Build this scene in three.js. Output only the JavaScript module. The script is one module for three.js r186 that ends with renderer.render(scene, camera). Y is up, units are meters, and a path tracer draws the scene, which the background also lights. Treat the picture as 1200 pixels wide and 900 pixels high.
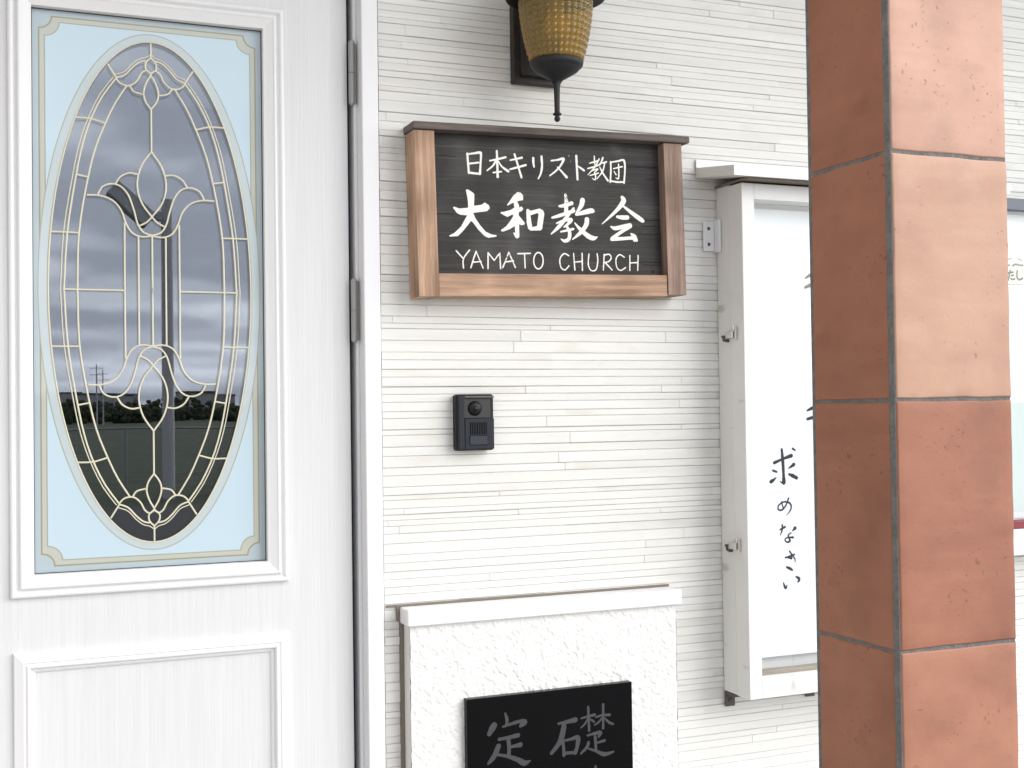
import * as THREE from 'three';
import { RoundedBoxGeometry } from 'three/addons/geometries/RoundedBoxGeometry.js';
import { mergeGeometries, mergeVertices } from 'three/addons/utils/BufferGeometryUtils.js';

/* ------------------------------------------------------------------ camera, sky, sun, exposure */
const scene = new THREE.Scene();
const CAM = new THREE.Vector3(0, 1.5, 2.75);
const RIGHT0 = new THREE.Vector3(0.92475382, -0.01048017, 0.38042152), UP0 = new THREE.Vector3(0.00236934, 0.99975992, 0.02178269), ROLL = 0.003;
const RIGHT = RIGHT0.clone().multiplyScalar(Math.cos(ROLL)).addScaledVector(UP0, -Math.sin(ROLL));
const UP = UP0.clone().multiplyScalar(Math.cos(ROLL)).addScaledVector(RIGHT0, Math.sin(ROLL));
const BACK = new THREE.Vector3(-0.38055847, -0.01924228, 0.92455664);
const camera = new THREE.PerspectiveCamera(2 * Math.atan(450 / 1443) * 180 / Math.PI, 4 / 3, 0.05, 3000);
camera.position.copy(CAM);
camera.quaternion.setFromRotationMatrix(new THREE.Matrix4().makeBasis(RIGHT, UP, BACK));
camera.updateMatrixWorld(true);

const renderer = new THREE.WebGLRenderer({ antialias: true });
renderer.setSize(1024, 768);
renderer.toneMapping = THREE.LinearToneMapping;
renderer.toneMappingExposure = 1.0;
renderer.shadowMap.enabled = true;

/* ------------------------------------------------------------------ noise */
function rng(seed) { let a = seed >>> 0; return () => { a = (a + 0x6D2B79F5) | 0; let t = Math.imul(a ^ (a >>> 15), 1 | a); t = (t + Math.imul(t ^ (t >>> 7), 61 | t)) ^ t; return ((t ^ (t >>> 14)) >>> 0) / 4294967296; }; }
function hash(x, y, s) { let h = Math.imul(x, 374761393) ^ Math.imul(y, 668265263) ^ Math.imul(s + 11, 2147483647 ^ 0x9E3779B9); h = Math.imul(h ^ (h >>> 13), 1274126177); h = Math.imul(h ^ (h >>> 16), 2246822519); return ((h ^ (h >>> 15)) >>> 0) / 4294967296; }
const mod = (a, n) => ((a % n) + n) % n;
function vnoise(x, y, s, px = 0, py = 0) {
  const xi = Math.floor(x), yi = Math.floor(y), fx = x - xi, fy = y - yi, u = fx * fx * (3 - 2 * fx), v = fy * fy * (3 - 2 * fy);
  const X = (k) => (px ? mod(xi + k, px) : xi + k), Y = (k) => (py ? mod(yi + k, py) : yi + k);
  const a = hash(X(0), Y(0), s), b = hash(X(1), Y(0), s), c = hash(X(0), Y(1), s), d = hash(X(1), Y(1), s);
  return a + (b - a) * u + (c - a) * v + (a - b - c + d) * u * v;
}
function fbm(x, y, s, oct = 4, px = 0, py = 0) { let r = 0, a = 0.5, t = 0; for (let i = 0; i < oct; i++) { r += a * vnoise(x, y, s + i * 17, px, py); t += a; x *= 2; y *= 2; px *= 2; py *= 2; a *= 0.5; } return r / t; }
const clamp = (v, a = 0, b = 1) => Math.min(b, Math.max(a, v));
const smooth = (a, b, v) => { const t = clamp((v - a) / (b - a)); return t * t * (3 - 2 * t); };

/* sky: a grey, broken cloud deck seen in perspective, with bluish gaps */
const SKYW = 2048, SKYH = 1024, skyData = new Float32Array(SKYW * SKYH * 4);
for (let j = 0; j < SKYH; j++) {
  const el = ((j + 0.5) / SKYH - 0.5) * Math.PI;
  for (let i = 0; i < SKYW; i++) {
    const az = ((i + 0.5) / SKYW) * Math.PI * 2;
    const e = Math.max(Math.abs(el), 0.004), r = 1 / Math.tan(e + 0.055);
    const X = Math.cos(az) * r, Z = Math.sin(az) * r;
    const q = fbm(X * 0.5 + 70, Z * 0.5 + 31, 91, 3) - 0.5;
    const n = fbm(X * 0.75 + 40 + q * 1.5, Z * 0.75 + 17, 5, 7), w = fbm(X * 0.26 + 9, Z * 0.26 + 60 + q, 31, 5);
    const cover = smooth(0.38, 0.60, n * 0.6 + w * 0.4);
    const torn = smooth(0.50, 0.68, fbm(X * 1.4 + 3 + q * 2, Z * 1.4 + 5, 77, 6));
    const thin = [0.98, 1.07, 1.24], thick = [0.59, 0.655, 0.785];
    const o = (j * SKYW + i) * 4;
    for (let c = 0; c < 3; c++) {
      let v = thin[c] + (thick[c] - thin[c]) * cover;
      v *= 1 + (c === 2 ? 0.36 : 0.42) * torn;
      skyData[o + c] = v;
    }
    skyData[o + 3] = 1;
  }
}
const skyTex = new THREE.DataTexture(skyData, SKYW, SKYH, THREE.RGBAFormat, THREE.FloatType);
skyTex.mapping = THREE.EquirectangularReflectionMapping;
skyTex.magFilter = THREE.LinearFilter; skyTex.minFilter = THREE.LinearFilter; skyTex.needsUpdate = true;
scene.background = skyTex; scene.environment = skyTex;
scene.backgroundIntensity = 0.6; scene.environmentIntensity = 0.6;

const sun = new THREE.DirectionalLight(0xfff9f1, 1.4);
sun.position.set(0.9 + 9.6, 1.3 + 6.4, 8); sun.target.position.set(0.9, 1.3, 0);
sun.castShadow = true; sun.shadow.radius = 115; sun.shadow.mapSize.set(2048, 2048);
Object.assign(sun.shadow.camera, { left: -6, right: 6, top: 6, bottom: -6, near: 0.5, far: 40 });
scene.add(sun, sun.target);
renderer.toneMappingExposure = 3.0;

/* ------------------------------------------------------------------ helpers */
// photo pixel -> point on the plane z (the wall is z = 0)
const fpx = 1443;
function U(u, v, z = 0) {
  const d = new THREE.Vector3().addScaledVector(RIGHT, u - 600).addScaledVector(UP, 450 - v).addScaledVector(BACK, -fpx);
  return d.multiplyScalar((z - CAM.z) / d.z).add(CAM);
}
function toPx(p) { const d = p.clone().sub(CAM), z = -d.dot(BACK); return [600 + fpx * d.dot(RIGHT) / z, 450 - fpx * d.dot(UP) / z]; }
const taken = {};
function numbered(n) { taken[n] = (taken[n] ?? -1) + 1; return taken[n] ? n + '_' + String(taken[n]).padStart(3, '0') : n; }
function shade(o) { o.castShadow = true; o.receiveShadow = true; return o; }
function thing(name, label, category, pos = [0, 0, 0], group, rz = 0) {
  const o = new THREE.Group(); o.name = numbered(name); o.position.set(...pos); o.rotation.z = rz;
  o.userData = { label, category }; if (group) o.userData.group = group;
  scene.add(o); return o;
}
function part(name, geo, mat, parent, label) { const m = shade(new THREE.Mesh(geo, mat)); m.name = name; if (label) m.userData.label = label; parent.add(m); return m; }
function structure(name, geo, mat) { const m = shade(new THREE.Mesh(geo, mat)); m.name = numbered(name); m.userData = { kind: 'structure' }; scene.add(m); return m; }
// uv in metres from the face direction; grain runs along u
function uvm(geo, swap = false, ou = 0, ov = 0) {
  const g = geo.index ? geo.toNonIndexed() : geo, p = g.attributes.position, uv = new Float32Array(p.count * 2);
  const a = new THREE.Vector3(), b = new THREE.Vector3(), c = new THREE.Vector3();
  for (let i = 0; i < p.count; i += 3) {
    a.fromBufferAttribute(p, i); b.fromBufferAttribute(p, i + 1); c.fromBufferAttribute(p, i + 2);
    const n = b.clone().sub(a).cross(c.clone().sub(a)), x = Math.abs(n.x), y = Math.abs(n.y), z = Math.abs(n.z);
    [a, b, c].forEach((q, k) => {
      let s = x > y && x > z ? [q.z, q.y] : y > z ? [q.x, q.z] : [q.x, q.y];
      if (swap) s = [s[1], s[0]];
      uv[(i + k) * 2] = s[0] + ou; uv[(i + k) * 2 + 1] = s[1] + ov;
    });
  }
  g.setAttribute('uv', new THREE.BufferAttribute(uv, 2)); return g;
}
// box from two corners, edges rounded
function box(x0, y0, z0, x1, y1, z1, r = 0.0015, swap = false) {
  const w = Math.abs(x1 - x0), h = Math.abs(y1 - y0), d = Math.abs(z1 - z0), rr = Math.min(r, w * 0.45, h * 0.45, d * 0.45);
  const g = rr > 0 ? new RoundedBoxGeometry(w, h, d, 2, rr) : new THREE.BoxGeometry(w, h, d);
  g.translate((x0 + x1) / 2, (y0 + y1) / 2, (z0 + z1) / 2);
  return uvm(g, swap, x0 * 1.7 + y0, y0 * 0.9 + x0);
}
function lathe(pts, seg = 40) { return new THREE.LatheGeometry(pts.map(([r, y]) => new THREE.Vector2(r, y)), seg); }
function cyl(r, a, b, seg = 16, r2 = r) {
  const A = new THREE.Vector3(...a), B = new THREE.Vector3(...b), g = new THREE.CylinderGeometry(r2, r, A.distanceTo(B), seg);
  g.applyQuaternion(new THREE.Quaternion().setFromUnitVectors(new THREE.Vector3(0, 1, 0), B.clone().sub(A).normalize()));
  return g.translate((a[0] + b[0]) / 2, (a[1] + b[1]) / 2, (a[2] + b[2]) / 2);
}
const merge = (l) => mergeGeometries(l.map((g) => { const q = g.index ? g.toNonIndexed() : g.clone(); for (const k of Object.keys(q.attributes)) if (!['position', 'normal', 'uv'].includes(k)) q.deleteAttribute(k); return q; }));

/* ------------------------------------------------------------------ textures and materials */
function tex(w, h, fn, srgb, rx = 1, ry = 1) {
  const d = new Uint8Array(w * h * 4);
  for (let j = 0; j < h; j++) for (let i = 0; i < w; i++) {
    const c = fn(i / w, j / h, i, j), o = (j * w + i) * 4;
    if (typeof c === 'number') d[o] = d[o + 1] = d[o + 2] = clamp(c) * 255; else { d[o] = clamp(c[0]) * 255; d[o + 1] = clamp(c[1]) * 255; d[o + 2] = clamp(c[2]) * 255; }
    d[o + 3] = 255;
  }
  const t = new THREE.DataTexture(d, w, h); t.wrapS = t.wrapT = THREE.RepeatWrapping; t.magFilter = THREE.LinearFilter; t.minFilter = THREE.LinearMipmapLinearFilter; t.generateMipmaps = true;
  if (srgb) t.colorSpace = THREE.SRGBColorSpace;
  t.repeat.set(rx, ry); t.needsUpdate = true; return t;
}
const std = (o) => new THREE.MeshStandardMaterial({ roughness: 0.6, metalness: 0, ...o });
const phys = (o) => new THREE.MeshPhysicalMaterial({ roughness: 0.4, metalness: 0, ...o });
const lin = (r, g, b) => new THREE.Color().setRGB(r, g, b);

// siding: cast mineral board, very fine lengthwise tooling (1 m x 0.5 m per repeat)
const sidingBump = tex(512, 512, (u, v) => 0.45 * fbm(u * 14, v * 120, 3, 3, 14, 120) + 0.35 * vnoise(u * 90, v * 240, 8, 90, 240) + 0.2 * fbm(u * 60, v * 40, 12, 3, 60, 40), false, 1, 2);
const sidingMap = tex(512, 512, (u, v) => { const n = 0.93 + 0.07 * fbm(u * 5, v * 40, 21, 4, 5, 40), s = 0.03 * smooth(0.6, 0.85, fbm(u * 9, v * 9, 44, 4, 9, 9)); return [n - s, n - s * 1.2, n - s * 1.7]; }, true, 0.8, 1.6);
const sidingMats = [[0.80, 0.795, 0.755], [0.785, 0.78, 0.74], [0.81, 0.805, 0.765], [0.765, 0.76, 0.72]].map((c) => std({ color: lin(...c), map: sidingMap, bumpMap: sidingBump, bumpScale: 0.0008, roughness: 0.72 }));
// door skin: embossed vertical grain
const grainBump = tex(512, 512, (u, v) => { const w = u + 0.012 * fbm(u * 4, v * 3, 5, 3, 4, 3); return 0.5 * vnoise(w * 170, v * 6, 2, 170, 6) + 0.3 * vnoise(w * 64, v * 4, 7, 64, 4) + 0.2 * vnoise(w * 330, v * 14, 9, 330, 14); }, false, 2.4, 1.2);
const grainMap = tex(512, 512, (u, v) => { const w = u + 0.012 * fbm(u * 4, v * 3, 5, 3, 4, 3), n = 0.945 + 0.028 * vnoise(w * 170, v * 6, 2, 170, 6) + 0.022 * fbm(w * 24, v * 2, 17, 3, 24, 2); return [n, n, n * 0.997]; }, true, 2.4, 1.2);
const doorMat = phys({ color: lin(0.76, 0.765, 0.77), map: grainMap, bumpMap: grainBump, bumpScale: 0.00022, roughness: 0.5 });
const trimMat = phys({ color: lin(0.80, 0.80, 0.80), roughness: 0.42, bumpMap: grainBump, bumpScale: 0.00008 });
const casingMat = phys({ color: lin(0.78, 0.785, 0.80), roughness: 0.4 });
const gasketShadowMat = std({ color: lin(0.012, 0.012, 0.013), roughness: 0.7 });
const sealMat = std({ color: lin(0.20, 0.17, 0.14), roughness: 0.9 });
const hingeMat = std({ color: lin(0.33, 0.32, 0.31), roughness: 0.42, metalness: 0.35 });
const cameMat = std({ color: lin(0.66, 0.63, 0.48), roughness: 0.45, metalness: 0.1 });
const hallWall = std({ color: lin(0.13, 0.085, 0.055), roughness: 0.9 }), hallFloor = std({ color: lin(0.16, 0.10, 0.06), roughness: 0.5 });
// woods; u runs along the grain
const woodTex = (seed, stops, streak) => tex(512, 256, (u, v) => {
  const wv = v + 0.05 * fbm(u * 3, v * 3, seed, 3, 3, 3);
  const ring = fbm(u * 2, wv * 26, seed + 2, 4, 2, 26), fine = vnoise(u * 18, wv * 150, seed + 5, 18, 150), blot = fbm(u * 6, v * 4, seed + 9, 4, 6, 4);
  const t = clamp(ring * 0.75 + fine * 0.25 - 0.12 + (blot - 0.5) * streak);
  return [0, 1, 2].map((c) => stops[0][c] + (stops[1][c] - stops[0][c]) * t);
}, true, 1.6, 4);
const woodBump = tex(512, 256, (u, v) => { const wv = v + 0.05 * fbm(u * 3, v * 3, 61, 3, 3, 3); return 0.6 * fbm(u * 2, wv * 26, 63, 4, 2, 26) + 0.4 * vnoise(u * 18, wv * 150, 66, 18, 150); }, false, 1.6, 4);
const oakMat = std({ map: woodTex(61, [[0.53, 0.42, 0.34], [0.84, 0.70, 0.585]], 0.8), bumpMap: woodBump, bumpScale: 0.0012, roughness: 0.75 });
const agedOakMat = std({ map: woodTex(71, [[0.44, 0.365, 0.325], [0.74, 0.635, 0.57]], 1.0), bumpMap: woodBump, bumpScale: 0.0014, roughness: 0.85 });
const greyWoodMat = std({ map: woodTex(81, [[0.29, 0.26, 0.245], [0.49, 0.45, 0.43]], 0.7), bumpMap: woodBump, bumpScale: 0.0014, roughness: 0.85 });
// terracotta: cloudy firing tones, scratches, pits
function terracotta(seed, lo, hi) {
  return tex(512, 512, (u, v) => {
    const a = fbm(u * 4, v * 5, seed, 5, 4, 5), b = fbm(u * 3, v * 22, seed + 4, 4, 3, 22), g = vnoise(u * 200, v * 200, seed + 8, 200, 200);
    let t = clamp(0.22 + 0.62 * a + 0.14 * (b - 0.5) + 0.06 * (g - 0.5) + 0.04 * smooth(0.55, 0.75, b));
    const pit = smooth(0.74, 0.80, fbm(u * 56, v * 70, seed + 12, 4, 56, 70)) * smooth(0.56, 0.72, fbm(u * 5, v * 5, seed + 15, 3, 5, 5));
    const grime = smooth(0.55, 0.8, fbm(u * 6, v * 6, seed + 41, 5, 6, 6));
    return [0, 1, 2].map((c) => (lo[c] + (hi[c] - lo[c]) * t) * (1 - 0.22 * pit) * (1 - 0.05 * grime));
  }, true, 3.1, 3.1);
}
const tileBump = tex(512, 512, (u, v) => 0.8 * fbm(u * 7, v * 14, 91, 6, 7, 14) + 0.2 * fbm(u * 90, v * 110, 112, 3, 90, 110), false, 3.1, 3.1);
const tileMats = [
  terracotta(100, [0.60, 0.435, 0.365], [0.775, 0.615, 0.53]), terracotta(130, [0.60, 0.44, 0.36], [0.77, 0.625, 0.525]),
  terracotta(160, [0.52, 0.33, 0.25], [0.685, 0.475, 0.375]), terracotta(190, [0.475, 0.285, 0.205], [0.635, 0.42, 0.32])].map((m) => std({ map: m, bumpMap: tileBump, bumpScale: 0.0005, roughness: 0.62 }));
const groutMat = std({ color: lin(0.19, 0.185, 0.175), roughness: 0.95, map: tex(256, 256, (u, v) => { const n = 0.75 + 0.25 * fbm(u * 20, v * 20, 7, 4, 20, 20); return [n, n, n]; }, true, 6, 6), bumpMap: tex(256, 256, (u, v) => fbm(u * 30, v * 30, 9, 4, 30, 30), false, 6, 6), bumpScale: 0.002 });
const stuccoMat = std({ color: lin(0.76, 0.755, 0.73), roughness: 0.9, bumpMap: tex(256, 256, (u, v) => fbm(u * 30, v * 30, 14, 4, 30, 30), false, 8, 8), bumpScale: 0.0006 });
const capMat = std({ color: lin(0.80, 0.80, 0.80), roughness: 0.55 });
const blackMetal = std({ color: lin(0.007, 0.007, 0.010), roughness: 0.55, bumpMap: tex(256, 256, (u, v) => vnoise(u * 120, v * 120, 4, 120, 120), false, 5, 5), bumpScale: 0.0002 });
const agedBlack = std({ color: lin(0.055, 0.045, 0.038), roughness: 0.65, map: tex(256, 256, (u, v) => { const n = 0.55 + 0.45 * fbm(u * 12, v * 12, 24, 4, 12, 12); return [n, n * 0.97, n * 0.93]; }, true, 4, 4) });
const plasticNavy = phys({ color: lin(0.013, 0.015, 0.022), roughness: 0.5, specularIntensity: 0.6 });
const plasticBlack = phys({ color: lin(0.005, 0.005, 0.006), roughness: 0.5, specularIntensity: 0.6 });
// weathered white paint
const paintMap = tex(512, 512, (u, v) => { const n = 0.94 + 0.05 * fbm(u * 6, v * 6, 33, 5, 6, 6), s = 0.16 * smooth(0.66, 0.78, fbm(u * 22, v * 5, 55, 4, 22, 5)) * smooth(0.5, 0.7, fbm(u * 3, v * 3, 58, 3, 3, 3)); return [n - s, n - s * 1.1, n - s * 1.3]; }, true, 1.5, 1.5);
const paintMat = std({ color: lin(0.79, 0.79, 0.775), map: paintMap, roughness: 0.5, bumpMap: grainBump, bumpScale: 0.0003 });
const flashMat = std({ color: lin(0.74, 0.735, 0.715), roughness: 0.4 });
const chrome = std({ color: lin(0.72, 0.72, 0.70), roughness: 0.25, metalness: 1 });
const zinc = std({ color: lin(0.80, 0.81, 0.82), roughness: 0.4, metalness: 0.3 });
const steelDark = std({ color: lin(0.10, 0.09, 0.085), roughness: 0.7, metalness: 0.2 });
const rawWood = std({ map: woodTex(141, [[0.50, 0.46, 0.41], [0.72, 0.68, 0.62]], 0.8), roughness: 0.8 });

/* ------------------------------------------------------------------ brush lettering on a canvas */
// stroke: [[x, y, width], ...]; drawn as overlapping discs and quads so that the width swells and thins as a brush does
function brush(ctx, pts, map, scale, wob = 0) {
  const P = [];
  for (let i = 0; i < pts.length - 1; i++) {
    const p0 = pts[Math.max(0, i - 1)], p1 = pts[i], p2 = pts[i + 1], p3 = pts[Math.min(pts.length - 1, i + 2)];
    for (let k = 0; k < 10; k++) {
      const t = k / 10, t2 = t * t, t3 = t2 * t, q = [];
      for (let c = 0; c < 3; c++) q[c] = 0.5 * ((2 * p1[c]) + (-p0[c] + p2[c]) * t + (2 * p0[c] - 5 * p1[c] + 4 * p2[c] - p3[c]) * t2 + (-p0[c] + 3 * p1[c] - 3 * p2[c] + p3[c]) * t3);
      P.push(q);
    }
  }
  P.push(pts[pts.length - 1]);
  const R = P.map(([x, y, w], i) => { const [a, b] = map(x, y); return [a, b, Math.max(0.4, w * scale * 0.5 * (1 + wob * (vnoise(i * 0.7, x * 0.05, 5) - 0.5)))]; });
  for (let i = 0; i < R.length; i++) {
    const [x, y, r] = R[i];
    ctx.beginPath(); ctx.arc(x, y, r, 0, Math.PI * 2); ctx.fill();
    if (i) {
      const [a, b, s] = R[i - 1], L = Math.hypot(x - a, y - b) || 1, nx = -(y - b) / L, ny = (x - a) / L;
      ctx.beginPath(); ctx.moveTo(a + nx * s, b + ny * s); ctx.lineTo(x + nx * r, y + ny * r); ctx.lineTo(x - nx * r, y - ny * r); ctx.lineTo(a - nx * s, b - ny * s); ctx.closePath(); ctx.fill();
    }
  }
}
function poly(ctx, pts, map, hole) {
  ctx.beginPath();
  for (const ring of hole ? [pts, hole] : [pts]) { ring.forEach(([x, y], i) => { const [a, b] = map(x, y); i ? ctx.lineTo(a, b) : ctx.moveTo(a, b); }); ctx.closePath(); }
  ctx.fill('evenodd');
}
function canvasTex(c, srgb = true) { const t = new THREE.CanvasTexture(c); if (srgb) t.colorSpace = THREE.SRGBColorSpace; t.anisotropy = 8; return t; }
function canvas(w, h, fill) { const c = document.createElement('canvas'); c.width = w; c.height = h; const x = c.getContext('2d'); x.fillStyle = fill; x.fillRect(0, 0, w, h); return [c, x]; }
// a constant-width run of points
const run = (w, ...p) => { const r = []; for (let i = 0; i < p.length; i += 2) r.push([p[i], p[i + 1], w]); return r; };

/* ================================================================== SETTING */
const gravel = std({ color: lin(0.16, 0.155, 0.145), roughness: 0.95, map: tex(512, 512, (u, v) => { const n = 0.6 + 0.4 * fbm(u * 60, v * 60, 3, 3, 60, 60); return [n, n, n]; }, true, 0.6, 0.6) });
const asphalt = std({ color: lin(0.055, 0.055, 0.058), roughness: 0.9, map: tex(256, 256, (u, v) => { const n = 0.7 + 0.3 * fbm(u * 40, v * 40, 4, 3, 40, 40); return [n, n, n]; }, true, 0.5, 0.5) });
const grassMat = std({ color: lin(0.045, 0.075, 0.028), roughness: 1, map: tex(512, 512, (u, v) => { const n = 0.45 + 0.55 * fbm(u * 24, v * 24, 6, 5, 24, 24); return [n, n, n * 0.9]; }, true, 0.08, 0.08) });
const concrete = std({ color: lin(0.42, 0.41, 0.39), roughness: 0.9, map: tex(512, 512, (u, v) => { const n = 0.78 + 0.22 * fbm(u * 12, v * 12, 16, 5, 12, 12); return [n, n * 0.995, n * 0.98]; }, true, 0.7, 0.7) });
const ceilMat = std({ color: lin(0.74, 0.735, 0.715), roughness: 0.8 });
const GY = -0.35;                                     // ground level below the porch floor
{ const g = new THREE.PlaneGeometry(2400, 2400); g.rotateX(-Math.PI / 2); structure('ground', uvm(g.translate(0, GY, 0)), grassMat); }
{ const g = new THREE.PlaneGeometry(400, 15); g.rotateX(-Math.PI / 2); structure('road', uvm(g.translate(0, GY + 0.006, 15)), asphalt); }
{ const g = new THREE.PlaneGeometry(40, 7.2); g.rotateX(-Math.PI / 2); structure('forecourt', uvm(g.translate(0, GY + 0.012, 3.7)), concrete); }
structure('porch_floor', box(-2.2, GY, 0.0, 4.2, 0, 3.2, 0.006), concrete);
{ const t = thing('porch_step', 'grey concrete step in front of the porch floor', 'step'); part('tread', box(-2.2, GY + 0.012, 3.2, 4.2, -0.175, 3.55, 0.006), concrete, t); }
{ // porch roof carried by the pillars
  const t = thing('porch_roof', 'flat porch roof carried by tiled pillars above the door', 'roof', [0, 3.45, 0]);
  part('soffit', box(-2.4, 0, 0.02, 4.4, 0.02, 1.56, 0), ceilMat, t);
  part('fascia', box(-2.4, 0.02, 0.02, 4.4, 0.26, 1.60, 0.004), flashMat, t);
}
{ // unseen side wall, added to block sky light from the left
  const t = thing('added_side_wall', 'beige side wall added out of view to block sky light beside the porch', 'wall'); part('render', box(-1.9, GY, 0.0, -1.55, 3.8, 5.2, 0.01), std({ color: lin(0.55, 0.51, 0.46), roughness: 0.9 }), t);
}
{ // entrance hall behind the door
  const x0 = -1.2, x1 = 2.4, y0 = 0, y1 = 2.7, z0 = -0.13, z1 = -6;
  structure('hall_floor', box(x0, y0 - 0.1, z1, x1, y0, z0, 0), hallFloor);
  structure('hall_ceiling', box(x0, y1, z1, x1, y1 + 0.1, z0, 0), hallWall);
  structure('hall_wall', merge([box(x0 - 0.1, y0 - 0.1, z1 - 0.1, x0, y1 + 0.1, z0, 0), box(x1, y0 - 0.1, z1 - 0.1, x1 + 0.1, y1 + 0.1, z0, 0), box(x0, y0 - 0.1, z1 - 0.1, x1, y1 + 0.1, z1, 0)]), hallWall);
}

/* ================================================================== WALL */
const WX0 = 0.806, WX1 = 3.9, WY0 = 0.0, WY1 = 3.43;
{
  const t = thing('siding_wall', 'white church wall clad in thin uneven horizontal siding strips', 'wall');
  const backMat = std({ color: lin(0.42, 0.41, 0.39), roughness: 0.9 });
  part('backing', box(WX0, GY, -0.13, WX1, 3.8, -0.0095, 0), backMat, t);
  part('backing', box(-2.6, GY, -0.13, -0.20, 3.8, -0.002, 0), sidingMats[0], t);
  part('backing', box(-0.20, 2.565, -0.13, WX0, 3.8, -0.002, 0), sidingMats[0], t);
  // occluders in the photograph, to pick the strips that show most
  const hid = [[945, 0, 1190, 900], [477, 140, 813, 352], [838, 205, 960, 822], [472, 700, 796, 900], [530, 460, 582, 530], [612, 0, 710, 90], [1176, 232, 1200, 655]];
  const shows = (x0, x1, y) => { let n = 0; for (let k = 0; k < 12; k++) { const [u, v] = toPx(new THREE.Vector3(x0 + (x1 - x0) * (k + 0.5) / 12, y, 0)); if (u > 440 && u < 1200 && v > 0 && v < 900 && !hid.some((h) => u > h[0] && u < h[2] && v > h[1] && v < h[3])) n++; } return n / 12; };
  const R = rng(20), strips = [];
  let y = WY0, prev = [];
  while (y < WY1) {
    const h = [0.012, 0.015, 0.018, 0.021, 0.026][Math.floor(R() * 5)] + R() * 0.002;
    let x = WX0 - 0.6 * R(); const row = [];
    while (x < WX1) {
      const len = 0.20 + 0.80 * R() * (0.4 + R()), a = Math.max(x, WX0 + 0.001), b = Math.min(x + len, WX1);
      let lev = Math.floor(R() * 4); if (row.length) { const p = row[row.length - 1].lev; lev = p === 0 ? 1 : p === 3 ? 2 : p + (R() < 0.5 ? -1 : 1); }
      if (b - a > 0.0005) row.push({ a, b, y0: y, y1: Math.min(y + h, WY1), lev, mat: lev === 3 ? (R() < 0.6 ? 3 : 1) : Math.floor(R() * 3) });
      x += len;
    }
    strips.push(...row); y += h;
  }
  for (const s of strips) s.score = shows(s.a, s.b, (s.y0 + s.y1) / 2) * (s.b - s.a) * (s.y1 - s.y0);
  strips.sort((p, q) => q.score - p.score);
  const LEV = [0, -0.0011, -0.0024, -0.0038];
  const stripGeo = (s) => {   // bar with a narrow chamfer; a hair of gap to its neighbours
    const g = 0.00042, c = 0.0015, zf = LEV[s.lev], zb = -0.009, x0 = s.a, x1 = s.b, y0 = s.y0 + g, y1 = s.y1;
    const o = [[x0, y0], [x1, y0], [x1, y1], [x0, y1]], f = [[x0, y0 + c], [x1, y0 + c], [x1, y1 - c * 0.7], [x0, y1 - c * 0.7]], P = [], N = [], V = [];
    const quad = (a, b, cc, d) => { P.push(...a, ...b, ...cc, ...a, ...cc, ...d); };
    const F = f.map((p) => [...p, zf]), O = o.map((p) => [...p, zf - c]), B = o.map((p) => [...p, zb]);
    quad(F[0], F[1], F[2], F[3]);
    for (let k = 0; k < 4; k++) { const n = (k + 1) % 4; quad(O[k], O[n], F[n], F[k]); quad(B[k], B[n], O[n], O[k]); }
    const geo = new THREE.BufferGeometry(); geo.setAttribute('position', new THREE.Float32BufferAttribute(P, 3)); geo.computeVertexNormals();
    return uvm(geo, false, s.a * 3.7 + s.y0 * 11, s.y0 * 5.3);
  };
  strips.slice(0, 298).forEach((s) => part('siding_strip', stripGeo(s), sidingMats[s.mat], t));
  for (let k = 0; k < 4; k++) { const rest = strips.slice(298).filter((s) => s.mat === k); if (!rest.length) continue; const m = part('siding_strips', mergeGeometries(rest.map(stripGeo)), sidingMats[k], t); m.userData.kind = 'stuff'; }
  part('sealant_joint', box(0.8005, 0.0, -0.012, 0.8068, 3.0, -0.0045, 0), sealMat, t);
}

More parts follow.
